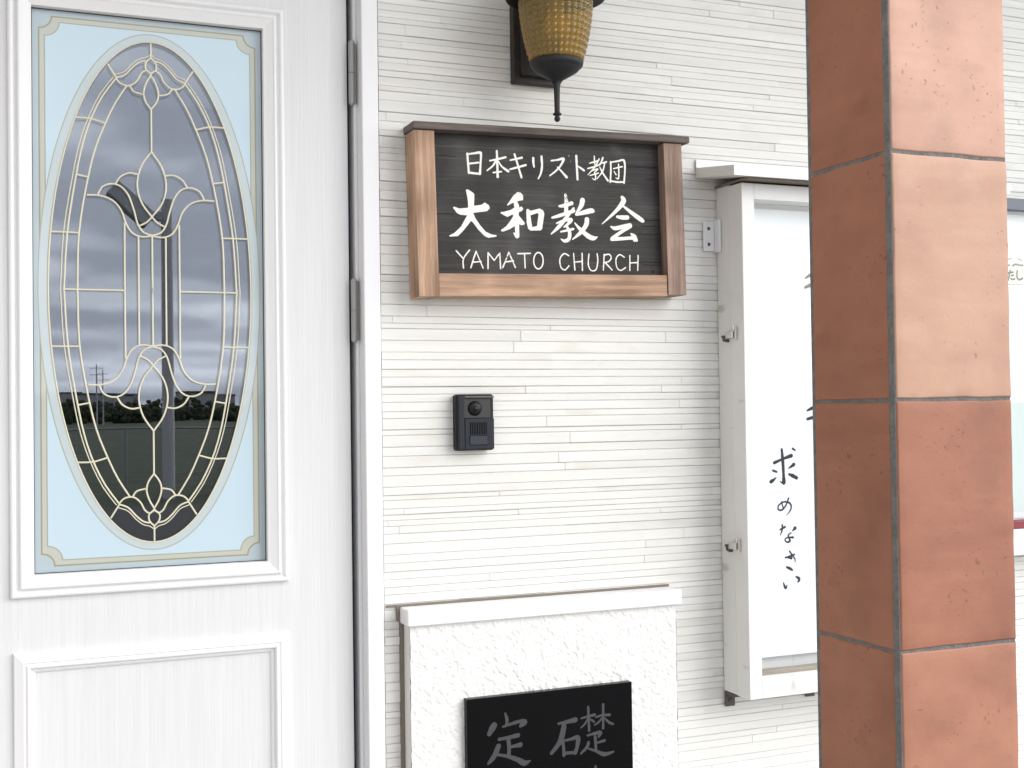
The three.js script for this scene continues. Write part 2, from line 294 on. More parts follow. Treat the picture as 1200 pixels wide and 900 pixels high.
/* ================================================================== DOOR */
const ZD = -0.03, ZG = -0.045;
{
  const t = thing('door_casing', 'white painted metal casing around the front door', 'door frame');
  const X0 = -0.152, X1 = 0.744, TOP = 2.50;
  part('jamb', merge([box(0.7605, 0, -0.13, 0.8, TOP + 0.06, 0.02, 0.003)]), casingMat, t);
  part('inner_jamb', box(0.7525, 0, -0.13, 0.7605, TOP + 0.005, -0.022, 0.0015), casingMat, t);
  part('jamb', box(X0 - 0.056, 0, -0.13, X0 - 0.0165, TOP + 0.06, 0.02, 0.003), casingMat, t);
  part('inner_jamb', box(X0 - 0.0165, 0, -0.13, X0 - 0.0035, TOP + 0.005, -0.022, 0.0015), casingMat, t);
  part('head', box(X0 - 0.0165, TOP + 0.005, -0.13, 0.7605, TOP + 0.06, 0.02, 0.003), casingMat, t);
  part('weather_strip', box(0.7385, 0.01, -0.11, 0.7525, TOP + 0.004, -0.070, 0), gasketShadowMat, t);

  const d = thing('front_door', 'white front door with oval leaded glass and moulded panels', 'door');
  const XR = 0.7395, GX0 = 0.0545, GX1 = 0.5435, GY0 = 1.1625, GY1 = 2.366;
  const sh = new THREE.Shape([[X0, 0.01], [XR, 0.01], [XR, TOP], [X0, TOP]].map((p) => new THREE.Vector2(...p)));
  sh.holes.push(new THREE.Path([[GX0 - 0.004, GY0 - 0.004], [GX0 - 0.004, GY1 + 0.004], [GX1 + 0.004, GY1 + 0.004], [GX1 + 0.004, GY0 - 0.004]].map((p) => new THREE.Vector2(...p))));
  part('leaf', uvm(new THREE.ExtrudeGeometry(sh, { depth: 0.036, bevelEnabled: true, bevelSize: 0.002, bevelThickness: 0.002, bevelSegments: 2, bevelOffset: -0.002 }).translate(0, 0, ZD - 0.038)), doorMat, d);
  // mitred mouldings: [offset inwards, height]
  const moulding = (x0, y0, x1, y1, prof, name) => {
    const at = (o) => [[x0 + o, y0 + o], [x1 - o, y0 + o], [x1 - o, y1 - o], [x0 + o, y1 - o]];
    for (let s = 0; s < 4; s++) {
      const P = [];
      for (let k = 0; k < prof.length - 1; k++) {
        const A = at(prof[k][0]), B = at(prof[k + 1][0]), n = (s + 1) % 4, za = ZD + prof[k][1], zb = ZD + prof[k + 1][1];
        const a = [...A[s], za], b = [...A[n], za], c = [...B[n], zb], e = [...B[s], zb];
        P.push(...a, ...b, ...c, ...a, ...c, ...e);
      }
      const g = new THREE.BufferGeometry(); g.setAttribute('position', new THREE.Float32BufferAttribute(P, 3)); g.computeVertexNormals();
      part(name, uvm(g, s % 2 === 0), trimMat, d);
    }
  };
  const arc = (cx, cz, rx, rz, a0, a1, n) => Array.from({ length: n + 1 }, (_, i) => { const a = (a0 + (a1 - a0) * i / n) * Math.PI / 180; return [cx + rx * Math.cos(a), cz + rz * Math.sin(a)]; });
  const profA = [[0, -0.001], [0, 0.006], ...arc(0.006, 0.006, 0.006, 0.006, 180, 20, 7), [0.0135, 0.0055], [0.0155, 0.0045], [0.0175, 0.0055], ...arc(0.0225, 0.0085, 0.0045, 0.0055, 180, 40, 6), [0.030, 0.0105], [0.040, 0.0065], [0.0465, 0.0045], [0.0470, 0.003], [0.0470, -0.016]];
  moulding(0.0075, 1.1155, 0.5905, 2.413, profA, 'glass_moulding');
  const profB = [[0, -0.001], [0, 0.005], ...arc(0.005, 0.005, 0.005, 0.004, 180, 90, 4), [0.020, 0.0135], [0.022, 0.0115], [0.0245, 0.0115], ...arc(0.029, 0.0105, 0.004, 0.004, 170, 20, 5), [0.035, 0.0055], [0.0375, 0.0065], [0.041, 0.0045], [0.0435, -0.0005]];
  moulding(0.0125, 0.22, 0.5905, 1.0015, profB, 'panel_moulding');
  // black strip round the pane, painting in the shadow of the moulding
  for (const b of [[GX0 - 0.003, GY0 - 0.003, GX0 + 0.0015, GY1 + 0.003], [GX1 - 0.0015, GY0 - 0.003, GX1 + 0.003, GY1 + 0.003], [GX0 + 0.0015, GY1 - 0.0015, GX1 - 0.0015, GY1 + 0.003], [GX0 + 0.0015, GY0 - 0.003, GX1 - 0.0015, GY0 + 0.0015]]) part('shadow_strip', box(b[0], b[1], ZG - 0.006, b[2], b[3], ZG + 0.002, 0), gasketShadowMat, d);
  // frosted sheet with an oval opening; borders and the second oval line are printed on it
  const OX = 0.3000, OY = 1.7665, OA = 0.2145, OB = 0.5495;
  const CW = 800, CH = 1984, [cv, cx] = canvas(CW, CH, '#aebcc1');
  const mx = (x) => (x - GX0) / (GX1 - GX0) * CW, my = (y) => (GY1 - y) / (GY1 - GY0) * CH, pm = CW / (GX1 - GX0);
  const notch = (i, r) => { cx.beginPath(); const L = GX0 + i, Rr = GX1 - i, B = GY0 + i, T = GY1 - i; const q = (X, Y, a0, a1) => { for (let k = 0; k <= 10; k++) { const a = (a0 + (a1 - a0) * k / 10) * Math.PI / 180; cx.lineTo(mx(X + r * Math.cos(a)), my(Y + r * Math.sin(a))); } }; cx.moveTo(mx(L + r), my(B)); q(L, B, 0, 90); q(L, T, -90, 0); q(Rr, T, 180, 270); q(Rr, B, 90, 180); cx.closePath(); };
  notch(0.0150, 0.026); cx.fillStyle = '#b9bcb1'; cx.fill(); cx.lineWidth = 0.0032 * pm; cx.strokeStyle = '#989374'; cx.stroke();
  notch(0.0265, 0.030); cx.fillStyle = '#bfd4de'; cx.fill(); cx.lineWidth = 0.0022 * pm; cx.strokeStyle = '#a19c82'; cx.stroke();
  const oval = (e) => { cx.beginPath(); cx.ellipse(mx(OX), my(OY), (OA + e) * pm, (OB + e) * pm, 0, 0, Math.PI * 2); };
  oval(0.0205); cx.fillStyle = '#bcc8ca'; cx.fill(); cx.lineWidth = 0.002 * pm; cx.strokeStyle = '#a3a18a'; cx.stroke();
  oval(0.003); cx.fillStyle = '#a39c76'; cx.fill();
  const im = canvasTex(cv);
  const fs = new THREE.Shape([[GX0, GY0], [GX1, GY0], [GX1, GY1], [GX0, GY1]].map((p) => new THREE.Vector2(...p)));
  fs.holes.push(new THREE.Path(Array.from({ length: 120 }, (_, k) => { const a = -k / 120 * Math.PI * 2; return new THREE.Vector2(OX + OA * Math.cos(a), OY + OB * Math.sin(a)); })));
  const fg = new THREE.ExtrudeGeometry(fs, { depth: 0.002, bevelEnabled: false, curveSegments: 60 }).translate(0, 0, ZG - 0.002);
  { const p = fg.attributes.position, uv = fg.attributes.uv; for (let i = 0; i < p.count; i++) uv.setXY(i, (p.getX(i) - GX0) / (GX1 - GX0), (p.getY(i) - GY0) / (GY1 - GY0)); }
  const glass = part('frosted_glass', fg, phys({ map: im, roughness: 0.55, clearcoat: 1, clearcoatRoughness: 0.015, ior: 1.5 }), d);
  // clear, faintly rolled oval pane
  const ripple = tex(256, 512, (u, v) => fbm(u * 3, v * 10, 210, 2, 3, 10), false, 2, 2);
  const pg = new THREE.Shape(Array.from({ length: 120 }, (_, k) => { const a = k / 120 * Math.PI * 2; return new THREE.Vector2(OX + (OA - 0.0004) * Math.cos(a), OY + (OB - 0.0004) * Math.sin(a)); }));
  part('clear_glass', uvm(new THREE.ShapeGeometry(pg, 60).translate(0, 0, ZG - 0.0012)), phys({ color: lin(0.92, 0.92, 0.94), transmission: 1, thickness: 0, roughness: 0.0, ior: 2.25, bumpMap: ripple, bumpScale: 0.00002 }), d);
  part('inner_glass', uvm(new THREE.ShapeGeometry(pg, 60).translate(0.0, 0, ZG - 0.0142)), phys({ color: lin(0.92, 0.92, 0.94), transmission: 1, thickness: 0, roughness: 0.0, ior: 2.25, bumpMap: ripple, bumpScale: 0.00002 }), d);
  // leading: a quarter is traced, then mirrored
  const G3 = (x, y) => [50 + x / 4.8, 320 + y / 4.8], G4 = (x, y) => [50 + x / 4.8, 480 + y / 4.8];
  const T = 0.0021, S = 0.0013;
  const pick = (f, ...p) => { const r = []; for (let i = 0; i < p.length; i += 2) r.push(f(p[i], p[i + 1])); return r; };
  const lines = [
    [T, [[91.2, 340], [93.9, 406.5], [105.4, 472], [114.6, 507], [126, 535], [138, 560], [153, 583]], 1],
    [T, [[75.4, 340], [80.2, 406], [90.6, 470], [99, 509], [109.4, 540.4], [124, 569], [139.6, 590]], 1],
    [S, [[71.2, 340], [75.8, 406], [86.6, 470], [95, 509], [105.8, 540.4], [121, 571], [136.8, 592]], 1],
    [T, [[60.4, 405.8], [80.2, 405.9], [94.4, 405.8]]],
    [T, [[75.8, 338.5], [91.2, 338.6], [146, 339]], 2],
    [T, [[91.7, 474.6], [106, 472]]],
    [T, [[91.4, 542], [109.5, 541.2], [126, 536.5]]],
    [T, [[130.2, 607.2], [140.6, 590.4]]],
    [T, pick(G3, 620, 84, 622, 412), 3], [T, pick(G3, 543, 84, 545, 404), 1], [T, pick(G3, 464, 84, 468, 480), 1],
    [T, pick(G3, 258, 628, 330, 628, 400, 605, 450, 550, 475, 480, 510, 425, 560, 405, 622, 412)],
    [T, pick(G3, 320, 633, 345, 678, 400, 698, 450, 685, 490, 640, 520, 560, 545, 470, 575, 430, 622, 415)],
    [T, pick(G3, 420, 698, 450, 740, 500, 763, 545, 758)],
    [T, pick(G3, 696, 466, 650, 490, 622, 522, 570, 590, 546, 660, 545, 730, 570, 810, 627, 890)],
    [T, [...pick(G4, 627, 120), ...pick(G4, 628, 360)], 3],
    [T, pick(G4, 628, 360, 597, 405, 586, 450, 600, 505, 630, 557)],
    [T, pick(G4, 505, 495, 530, 460, 580, 445)],
    [T, pick(G4, 430, 530, 460, 500, 510, 492, 550, 520, 580, 570, 605, 582, 630, 560)],
    [T, pick(G4, 432, 533, 480, 550, 530, 600, 570, 630, 605, 637)],
    [S, pick(G4, 428, 552, 480, 570, 530, 620, 570, 648, 605, 656, 630, 674)],
    [T, pick(G4, 630, 565, 600, 590, 602, 625, 630, 655)],
    [T, pick(G4, 630, 655, 630, 738), 3]];
  for (const [r, px, kind] of lines) {
    let pts = px.map(([u, v]) => { const p = U(u, v, ZG), c = U(179.2 + (v - 340) * 0.0072, v, ZG); return [p.x - c.x, p.y - OY]; });
    if (kind === 3) pts = pts.map(([, y]) => [0, y]);
    if (kind === 1) pts[0][1] = 0;
    if (kind === 2) pts = pts.map(([x]) => [x, 0]);
    const one = (sx, sy) => {
      const curve = new THREE.CatmullRomCurve3(pts.map(([x, y]) => new THREE.Vector3(OX + sx * x, OY + sy * y, 0)), false, 'centripetal');
      const g = new THREE.TubeGeometry(curve, pts.length > 2 ? 20 : 2, r, 6); g.scale(1, 1, 0.4); g.translate(0, 0, ZG + 0.0002); part('came', g, cameMat, glass);
    };
    one(1, 1); if (kind !== 3) one(-1, 1);
    if (kind !== 2) { one(1, -1); if (kind !== 3) one(-1, -1); }
  }
  { const pts = Array.from({ length: 90 }, (_, k) => { const a = k / 90 * Math.PI * 2; return new THREE.Vector3(OX + OA * Math.cos(a), OY + OB * Math.sin(a), 0); }); const g = new THREE.TubeGeometry(new THREE.CatmullRomCurve3(pts, true), 180, 0.0018, 6, true); g.scale(1, 1, 0.4); part('came', g.translate(0, 0, ZG + 0.0002), cameMat, glass); }
  // hinges
  for (const [v0, v1] of [[50, 123], [328, 400]]) {
    const y1 = U(414, v0, -0.02).y, y0 = U(418, v1, -0.02).y, ym = (y0 + y1) / 2, x = 0.7465;
    const h = part('hinge', box(0.7505, y0 + 0.002, -0.0235, 0.7595, y1 - 0.002, -0.0195, 0.001), hingeMat, d);
    part('knuckle', cyl(0.0072, [x, y0, -0.0155], [x, ym - 0.0007, -0.0155], 20), hingeMat, h); part('knuckle', cyl(0.0072, [x, ym + 0.0007, -0.0155], [x, y1, -0.0155], 20), hingeMat, h);
    part('pin', cyl(0.0045, [x, y0 - 0.003, -0.0155], [x, y1 + 0.003, -0.0155], 14), hingeMat, h);
  }
  { const h = part('pull_handle', merge([cyl(0.011, [-0.10, 0.86, 0.035], [-0.10, 1.24, 0.035], 20)]), hingeMat, d); for (const y of [0.9, 1.2]) part('handle_post', cyl(0.008, [-0.10, y, ZD - 0.001], [-0.10, y, 0.035], 14), hingeMat, h); }
}

/* ================================================================== CHURCH SIGN */
{
  const ZF = 0.07, o = U(491, 347.5, ZF), t = thing('church_sign', 'dark wooden board with white hand painted characters in a brown frame', 'sign', [o.x, o.y, 0], null, 0.0215);
  t.updateMatrixWorld(true);
  const Wd = 0.704, H = 0.390, ps = 0.050, pr = 0.052, rail = 0.054, ZB = 0.042;
  part('post', box(0, 0, 0.002, ps, H - 0.006, ZF, 0.002, true), oakMat, t);
  part('post', box(Wd - pr, 0.004, 0.002, Wd, H - 0.006, ZF, 0.002, true), agedOakMat, t, 'weathered right hand post of the sign');
  part('rail', box(ps + 0.0005, 0.001, 0.002, Wd - pr - 0.0005, rail, ZF - 0.003, 0.002), oakMat, t);
  const cap = part('cap', box(-0.003, H - 0.005, -0.0, Wd + 0.020, H + 0.0125, ZF + 0.007, 0.003), greyWoodMat, t, 'dark grey weathered board along the top of the sign');
  // board with carved and painted lettering
  const bx0 = ps + 0.001, bx1 = Wd - pr - 0.001, by0 = rail + 0.001, by1 = H - 0.006, CW = 2048, CH = Math.round(2048 * (by1 - by0) / (bx1 - bx0)), k = CW / (bx1 - bx0);
  const [cm, m] = canvas(CW, CH, '#282524'), [cb, b] = canvas(CW, CH, '#808080');
  { // weathered dark grain
    const R = rng(7);
    for (let i = 0; i < 5200; i++) { const y = R() * CH, x = R() * CW, L = 60 + R() * 520, g = R(), w = 0.6 + R() * 2.2, bow = (R() - 0.5) * 10; const v = g < 0.5 ? 30 + R() * 24 : 46 + R() * 46; m.strokeStyle = `rgba(${v + 4},${v},${v - 1},${0.14 + R() * 0.30})`; m.lineWidth = w; m.beginPath(); m.moveTo(x, y); m.quadraticCurveTo(x + L / 2, y + bow, x + L, y + (R() - 0.5) * 6); m.stroke(); const q = g < 0.5 ? 60 : 170; b.strokeStyle = `rgba(${q},${q},${q},0.16)`; b.lineWidth = w; b.beginPath(); b.moveTo(x, y); b.quadraticCurveTo(x + L / 2, y + bow, x + L, y); b.stroke(); }
    for (let i = 0; i < 240; i++) { const y = R() * CH, x = R() * CW * 1.2 - CW * 0.2, L = 250 + R() * 900, w = 4 + R() * 16, v = R() < 0.5 ? 16 + R() * 16 : 84 + R() * 40; m.strokeStyle = `rgba(${v + 3},${v},${v - 2},${0.06 + R() * 0.11})`; m.lineWidth = w; m.beginPath(); m.moveTo(x, y); m.bezierCurveTo(x + L * 0.3, y + (R() - 0.5) * 26, x + L * 0.6, y + (R() - 0.5) * 26, x + L, y + (R() - 0.5) * 18); m.stroke(); }
    for (let i = 0; i < 70; i++) { const x = R() * CW, y = R() * CH, r = 40 + R() * 170, v = R() < 0.5 ? 18 : 110; const gr = m.createRadialGradient(x, y, 0, x, y, r); gr.addColorStop(0, `rgba(${v + 3},${v},${v},0.26)`); gr.addColorStop(1, `rgba(${v},${v},${v},0)`); m.fillStyle = gr; m.fillRect(x - r, y - r, 2 * r, 2 * r); }
    const crack = (x, y, L, w) => { for (const [c, col] of [[m, '#0c0a09'], [b, '#000']]) { c.strokeStyle = col; c.lineWidth = w * 1.7; c.lineJoin = 'round'; c.beginPath(); const Q = rng(x + y); c.moveTo(x, y); for (let i = 1; i <= 8; i++) c.lineTo(x + L * i / 8, y + (Q() - 0.5) * 9); c.stroke(); } };
    crack(1640, 190, 408, 5); crack(1730, 205, 318, 3); crack(1730, 650, 318, 5); crack(1860, 700, 188, 4); crack(1830, 770, 218, 4); crack(1790, 1010, 258, 5); crack(1860, 1035, 188, 3); crack(0, 640, 170, 5); crack(1930, 300, 118, 3); crack(10, 180, 190, 3);
    for (const [x, y, r] of [[1330, 1108, 9], [1960, 1090, 16], [1205, 130, 7], [1220, 175, 5]]) for (const [c, col] of [[m, y < 300 ? '#8d8884' : '#151110'], [b, '#222']]) { c.fillStyle = col; c.beginPath(); c.arc(x, Math.min(y, CH - 20), r, 0, 7); c.fill(); }
  }
  const inv = t.matrixWorld.clone().invert();
  const toC = (u, v) => { const p = U(u, v, ZB).applyMatrix4(inv); return [(p.x - bx0) * k, (by1 - p.y) * k]; };
  const zoom = (ox, oy, s) => [(x, y) => toC(ox + x / s, oy + y / s), k / s * 0.00218];
  const layers = (fn) => { m.fillStyle = '#efeee6'; fn(m); b.fillStyle = '#2a2a2a'; fn(b); };
  const strokes = (list, [map, sc], wob = 0.25) => layers((c) => list.forEach((s) => brush(c, s, map, sc, wob)));
  const A = zoom(525, 165, 5.4545), B = zoom(515, 215, 9.2308), C = zoom(635, 215, 9.2308), D = zoom(525, 285, 5.2174);
  strokes([ // first line
    run(13, 124, 82, 128, 140, 134, 206), [[120, 86, 8], [165, 80, 12], [204, 75, 16], [211, 90, 14], [208, 150, 13], [204, 212, 15]], run(11, 135, 146, 195, 139), run(13, 132, 202, 170, 208, 205, 210),
    [[268, 127, 10], [315, 118, 12], [368, 105, 14]], [[312, 65, 14], [315, 140, 14], [318, 230, 16]], [[308, 122, 12], [288, 158, 11], [250, 190, 8]], [[322, 130, 8], [345, 165, 11], [386, 195, 16]], run(10, 290, 203, 342, 197),
    [[398, 124, 9], [472, 108, 14]], [[396, 182, 10], [450, 168, 13], [497, 155, 13]], [[425, 85, 14], [445, 150, 13], [470, 234, 14]],
    [[545, 110, 15], [546, 140, 14], [550, 167, 11]], [[598, 100, 15], [601, 165, 14], [592, 212, 12], [577, 242, 8]],
    [[660, 127, 10], [700, 122, 11], [738, 116, 17], [720, 158, 12], [690, 192, 11], [652, 222, 9]], [[700, 168, 8], [728, 198, 12], [758, 232, 16]],
    [[820, 97, 15], [824, 170, 14], [828, 247, 15]], [[830, 162, 9], [850, 175, 13], [870, 190, 13]],
    [[905, 143, 8], [955, 129, 11]], [[935, 98, 9], [938, 152, 9]], [[893, 177, 8], [930, 167, 10], [972, 152, 10]], [[966, 116, 9], [940, 165, 9], [895, 217, 6]], [[915, 193, 7], [957, 180, 10], [936, 203, 7]], [[936, 203, 9], [944, 225, 9], [940, 248, 9], [922, 240, 5]], [[908, 222, 7], [962, 206, 9]],
    [[990, 108, 12], [980, 135, 10], [963, 156, 6]], [[972, 146, 8], [1012, 135, 11]], [[1002, 142, 9], [988, 195, 10], [952, 243, 6]], [[970, 168, 7], [992, 210, 11], [1022, 254, 13]],
    run(11, 1040, 135, 1041, 200, 1037, 264), [[1040, 137, 9], [1085, 130, 11], [1124, 126, 14], [1131, 185, 12], [1125, 270, 12]], run(11, 1040, 256, 1085, 264, 1124, 263), [[1058, 178, 8], [1113, 165, 10]], [[1090, 150, 10], [1092, 200, 10], [1089, 241, 10], [1072, 236, 5]], [[1062, 196, 7], [1074, 216, 9]]], A);
  layers((c) => { // second line, large
    const map = B[0];
    poly(c, [[285, 70], [305, 62], [365, 100], [378, 120], [375, 240], [455, 230], [490, 205], [535, 235], [545, 270], [515, 300], [365, 318], [390, 375], [440, 450], [500, 520], [560, 550], [620, 560], [615, 575], [530, 588], [490, 570], [420, 500], [370, 430], [342, 405], [300, 460], [250, 520], [200, 570], [115, 575], [103, 565], [160, 535], [230, 470], [300, 345], [225, 338], [190, 320], [145, 260], [160, 250], [215, 270], [310, 262], [308, 200], [300, 140]], map);
    poly(c, [[735, 240], [730, 232], [760, 190], [800, 130], [845, 92], [880, 100], [905, 130], [905, 180], [850, 190], [820, 200], [790, 212]], map);
    poly(c, [[800, 196], [840, 192], [862, 235], [860, 260], [890, 248], [908, 275], [890, 300], [860, 310], [858, 345], [895, 390], [922, 425], [920, 445], [885, 452], [862, 440], [865, 580], [840, 597], [822, 585], [800, 540], [800, 528], [820, 535], [815, 460], [760, 495], [690, 520], [665, 515], [668, 500], [720, 465], [770, 400], [800, 350], [790, 335], [735, 362], [700, 345], [660, 320], [665, 308], [700, 305], [770, 285], [810, 262]], map);
    poly(c, [[940, 285], [955, 272], [985, 295], [1085, 270], [1120, 290], [1135, 325], [1112, 490], [1095, 508], [985, 510], [960, 490], [945, 430], [940, 340]], map, [[985, 345], [1060, 320], [1072, 335], [1055, 460], [1005, 472], [995, 420]]);
  });
  strokes([
    [[255, 122, 26], [265, 190, 42], [262, 322, 44]], [[188, 246, 22], [235, 240, 38], [322, 214, 42]], [[112, 370, 22], [200, 345, 36], [345, 296, 38]], [[345, 268, 24], [262, 372, 36], [190, 462, 40], [103, 545, 14]], [[160, 430, 16], [240, 400, 30], [315, 392, 40], [290, 430, 32], [242, 470, 18]], [[268, 460, 28], [300, 530, 38], [292, 600, 40], [247, 622, 34], [207, 600, 10]], [[205, 522, 16], [270, 508, 24], [340, 492, 26]],
    [[440, 182, 56], [428, 235, 50], [395, 290, 34], [368, 335, 20]], [[372, 338, 24], [450, 315, 46], [530, 295, 54], [555, 300, 34]], [[488, 390, 52], [478, 450, 50], [420, 530, 42], [332, 605, 12]], [[357, 428, 14], [410, 490, 36], [500, 568, 52], [560, 592, 44], [602, 577, 8]],
    [[868, 150, 36], [882, 196, 58], [800, 300, 38], [652, 438, 10]], [[872, 238, 20], [950, 300, 38], [1050, 375, 50], [1092, 405, 40]], [[815, 360, 28], [870, 368, 46], [925, 368, 46]], [[748, 467, 18], [795, 485, 42], [900, 462, 44], [955, 452, 46]], [[958, 462, 40], [850, 530, 36], [765, 595, 44]], [[757, 603, 40], [880, 596, 36], [985, 590, 38], [1005, 608, 46]], [[965, 545, 18], [1000, 575, 46], [1025, 615, 30]]], C, 0.1);
  const el = (cx, cy, rx, ry) => Array.from({ length: 17 }, (_, i) => [cx + rx * Math.cos(i / 8 * Math.PI), cy + ry * Math.sin(i / 8 * Math.PI), 8]);
  strokes([run(8, 50, 45, 72, 70, 95, 95), run(8, 132, 42, 95, 95, 95, 152), run(8, 140, 150, 155, 100, 172, 50), run(8, 172, 50, 215, 152), run(8, 152, 116, 202, 112), run(8, 245, 155, 245, 58), run(8, 245, 58, 283, 105), run(8, 283, 105, 317, 60), run(8, 317, 60, 322, 155), run(8, 335, 150, 372, 55), run(8, 372, 55, 412, 148), run(8, 352, 114, 400, 108), run(8, 425, 64, 505, 62), run(8, 468, 62, 472, 150), el(553, 107, 29, 50),
    run(8, 738, 76, 710, 64, 685, 95, 690, 145, 715, 163, 740, 138), run(8, 768, 62, 776, 163), run(8, 820, 62, 822, 166), run(8, 770, 116, 820, 111), run(8, 862, 65, 858, 130, 875, 166, 905, 161, 916, 110, 912, 65), run(8, 955, 68, 950, 165), run(8, 955, 73, 985, 68, 998, 88, 985, 110, 955, 119), run(8, 962, 119, 1003, 163), run(8, 1078, 86, 1050, 70, 1028, 95, 1032, 145, 1055, 166, 1086, 149), run(8, 1112, 75, 1112, 166), run(8, 1163, 75, 1160, 166), run(8, 1112, 121, 1160, 118)], D, 0.4);
  { // flaked paint
    const R = rng(3); m.fillStyle = 'rgba(70,66,64,0.75)';
    for (const [u, v, rx, ry, n] of [[663, 232, 4, 6, 26], [586, 300, 6, 5, 16], [594, 302, 4, 5, 10]]) for (let i = 0; i < n; i++) { const [x, y] = toC(u + (R() - 0.5) * rx * 2, v + (R() - 0.5) * ry * 2); m.beginPath(); m.arc(x, y, 2 + R() * 5, 0, 7); m.fill(); }
  }
  const g = new THREE.BoxGeometry(bx1 - bx0, by1 - by0, 0.02).translate((bx0 + bx1) / 2, (by0 + by1) / 2, ZB - 0.01);
  part('board', g, std({ map: canvasTex(cm), bumpMap: canvasTex(cb, false), bumpScale: 0.0016, roughness: 0.72 }), t, 'dark charcoal board lettered in white');
}

/* ================================================================== WALL LANTERN */
{
  const AX = 1.191, AZ = 0.155, t = thing('wall_lantern', 'black wall lantern with amber ribbed glass bowl above the sign', 'lamp', [AX, 2.164, 0]);
  const px0 = 1.138 - AX;
  part('back_plate', box(px0, 0.121, -0.001, px0 + 0.125, 0.52, 0.022, 0.003), agedBlack, t);
  part('back_plate_cover', box(px0 + 0.014, 0.136, 0.022, px0 + 0.111, 0.50, 0.040, 0.004), blackMetal, t);
  part('arm', merge([cyl(0.014, [0.0, 0.42, 0.036], [0, 0.47, AZ], 16), cyl(0.014, [0, 0.47, AZ], [0, 0.40, AZ], 16)]), blackMetal, t);
  const L = (name, pts, mat, seg) => part(name, lathe(pts, seg).translate(0, 0, AZ), mat, t);
  const cup = L('bottom_cup', [[0, 0.0900], [0.010, 0.0900], [0.012, 0.0934], [0.018, 0.0986], [0.034, 0.1072], [0.048, 0.1158], [0.055, 0.1227], [0.056, 0.1253], [0.060, 0.1270], [0.062, 0.1313], [0.0635, 0.1382], [0.060, 0.1407], [0, 0.1407]], blackMetal);
  const rod = L('finial_rod', [[0, 0.018], [0.0062, 0.018], [0.0066, 0.05], [0.0075, 0.085], [0.012, 0.092], [0, 0.093]], blackMetal, 20);
  part('finial_ball', lathe([[0, -0.001], [0.0035, 0.0], [0.0062, 0.003], [0.0072, 0.0065], [0.0062, 0.0105], [0.0045, 0.013], [0.0095, 0.0155], [0.0105, 0.0180], [0.0085, 0.0200], [0, 0.0202]], 20).translate(0, 0, AZ), blackMetal, rod);
  // amber glass: pillowed squares pressed into a thick bowl
  const cols = 32, rows = 12, SEG = cols * 6, VS = rows * 6, y0 = 0.1395, y1 = 0.312;
  const prof = (s) => 0.0610 + (0.0880 - 0.0610) * Math.sin(Math.pow(s, 0.8) * Math.PI / 2);
  const P = [], I = [];
  for (let j = 0; j <= VS; j++) for (let i = 0; i <= SEG; i++) {
    const s = j / VS, a = i / SEG * Math.PI * 2, cu = (i / SEG * cols) % 1, cvv = (s * rows) % 1;
    const pil = Math.pow(Math.abs(Math.sin(Math.PI * cu)), 0.6) * Math.pow(Math.abs(Math.sin(Math.PI * cvv)), 0.6);
    const r = prof(s) - 0.004 + 0.0052 * pil; P.push(r * Math.cos(a), y0 + (y1 - y0) * s, r * Math.sin(a));
  }
  for (let j = 0; j < VS; j++) for (let i = 0; i < SEG; i++) { const a = j * (SEG + 1) + i, b = a + 1, c = a + SEG + 1, d = c + 1; I.push(a, c, b, b, c, d); }
  const bg = new THREE.BufferGeometry(); bg.setAttribute('position', new THREE.Float32BufferAttribute(P, 3)); bg.setIndex(I); bg.computeVertexNormals();
  part('glass_bowl', bg.translate(0, 0, AZ), phys({ color: lin(0.54, 0.37, 0.085), roughness: 0.06, transmission: 0.72, thickness: 0, ior: 1.5 }), t);
  part('bulb', lathe([[0, 0.19], [0.020, 0.195], [0.029, 0.215], [0.026, 0.24], [0.014, 0.262], [0.013, 0.30], [0, 0.30]], 24).translate(0, 0, AZ), phys({ color: lin(0.75, 0.74, 0.70), roughness: 0.3 }), t);
  L('top_hood', [[0.089, 0.3010], [0.094, 0.2950], [0.112, 0.2860], [0.117, 0.2880], [0.118, 0.2920], [0.112, 0.3010], [0.102, 0.3110], [0.094, 0.3340], [0.074, 0.3670], [0.045, 0.3910], [0.018, 0.4010], [0.012, 0.4190], [0, 0.4250]], blackMetal, 48);
}

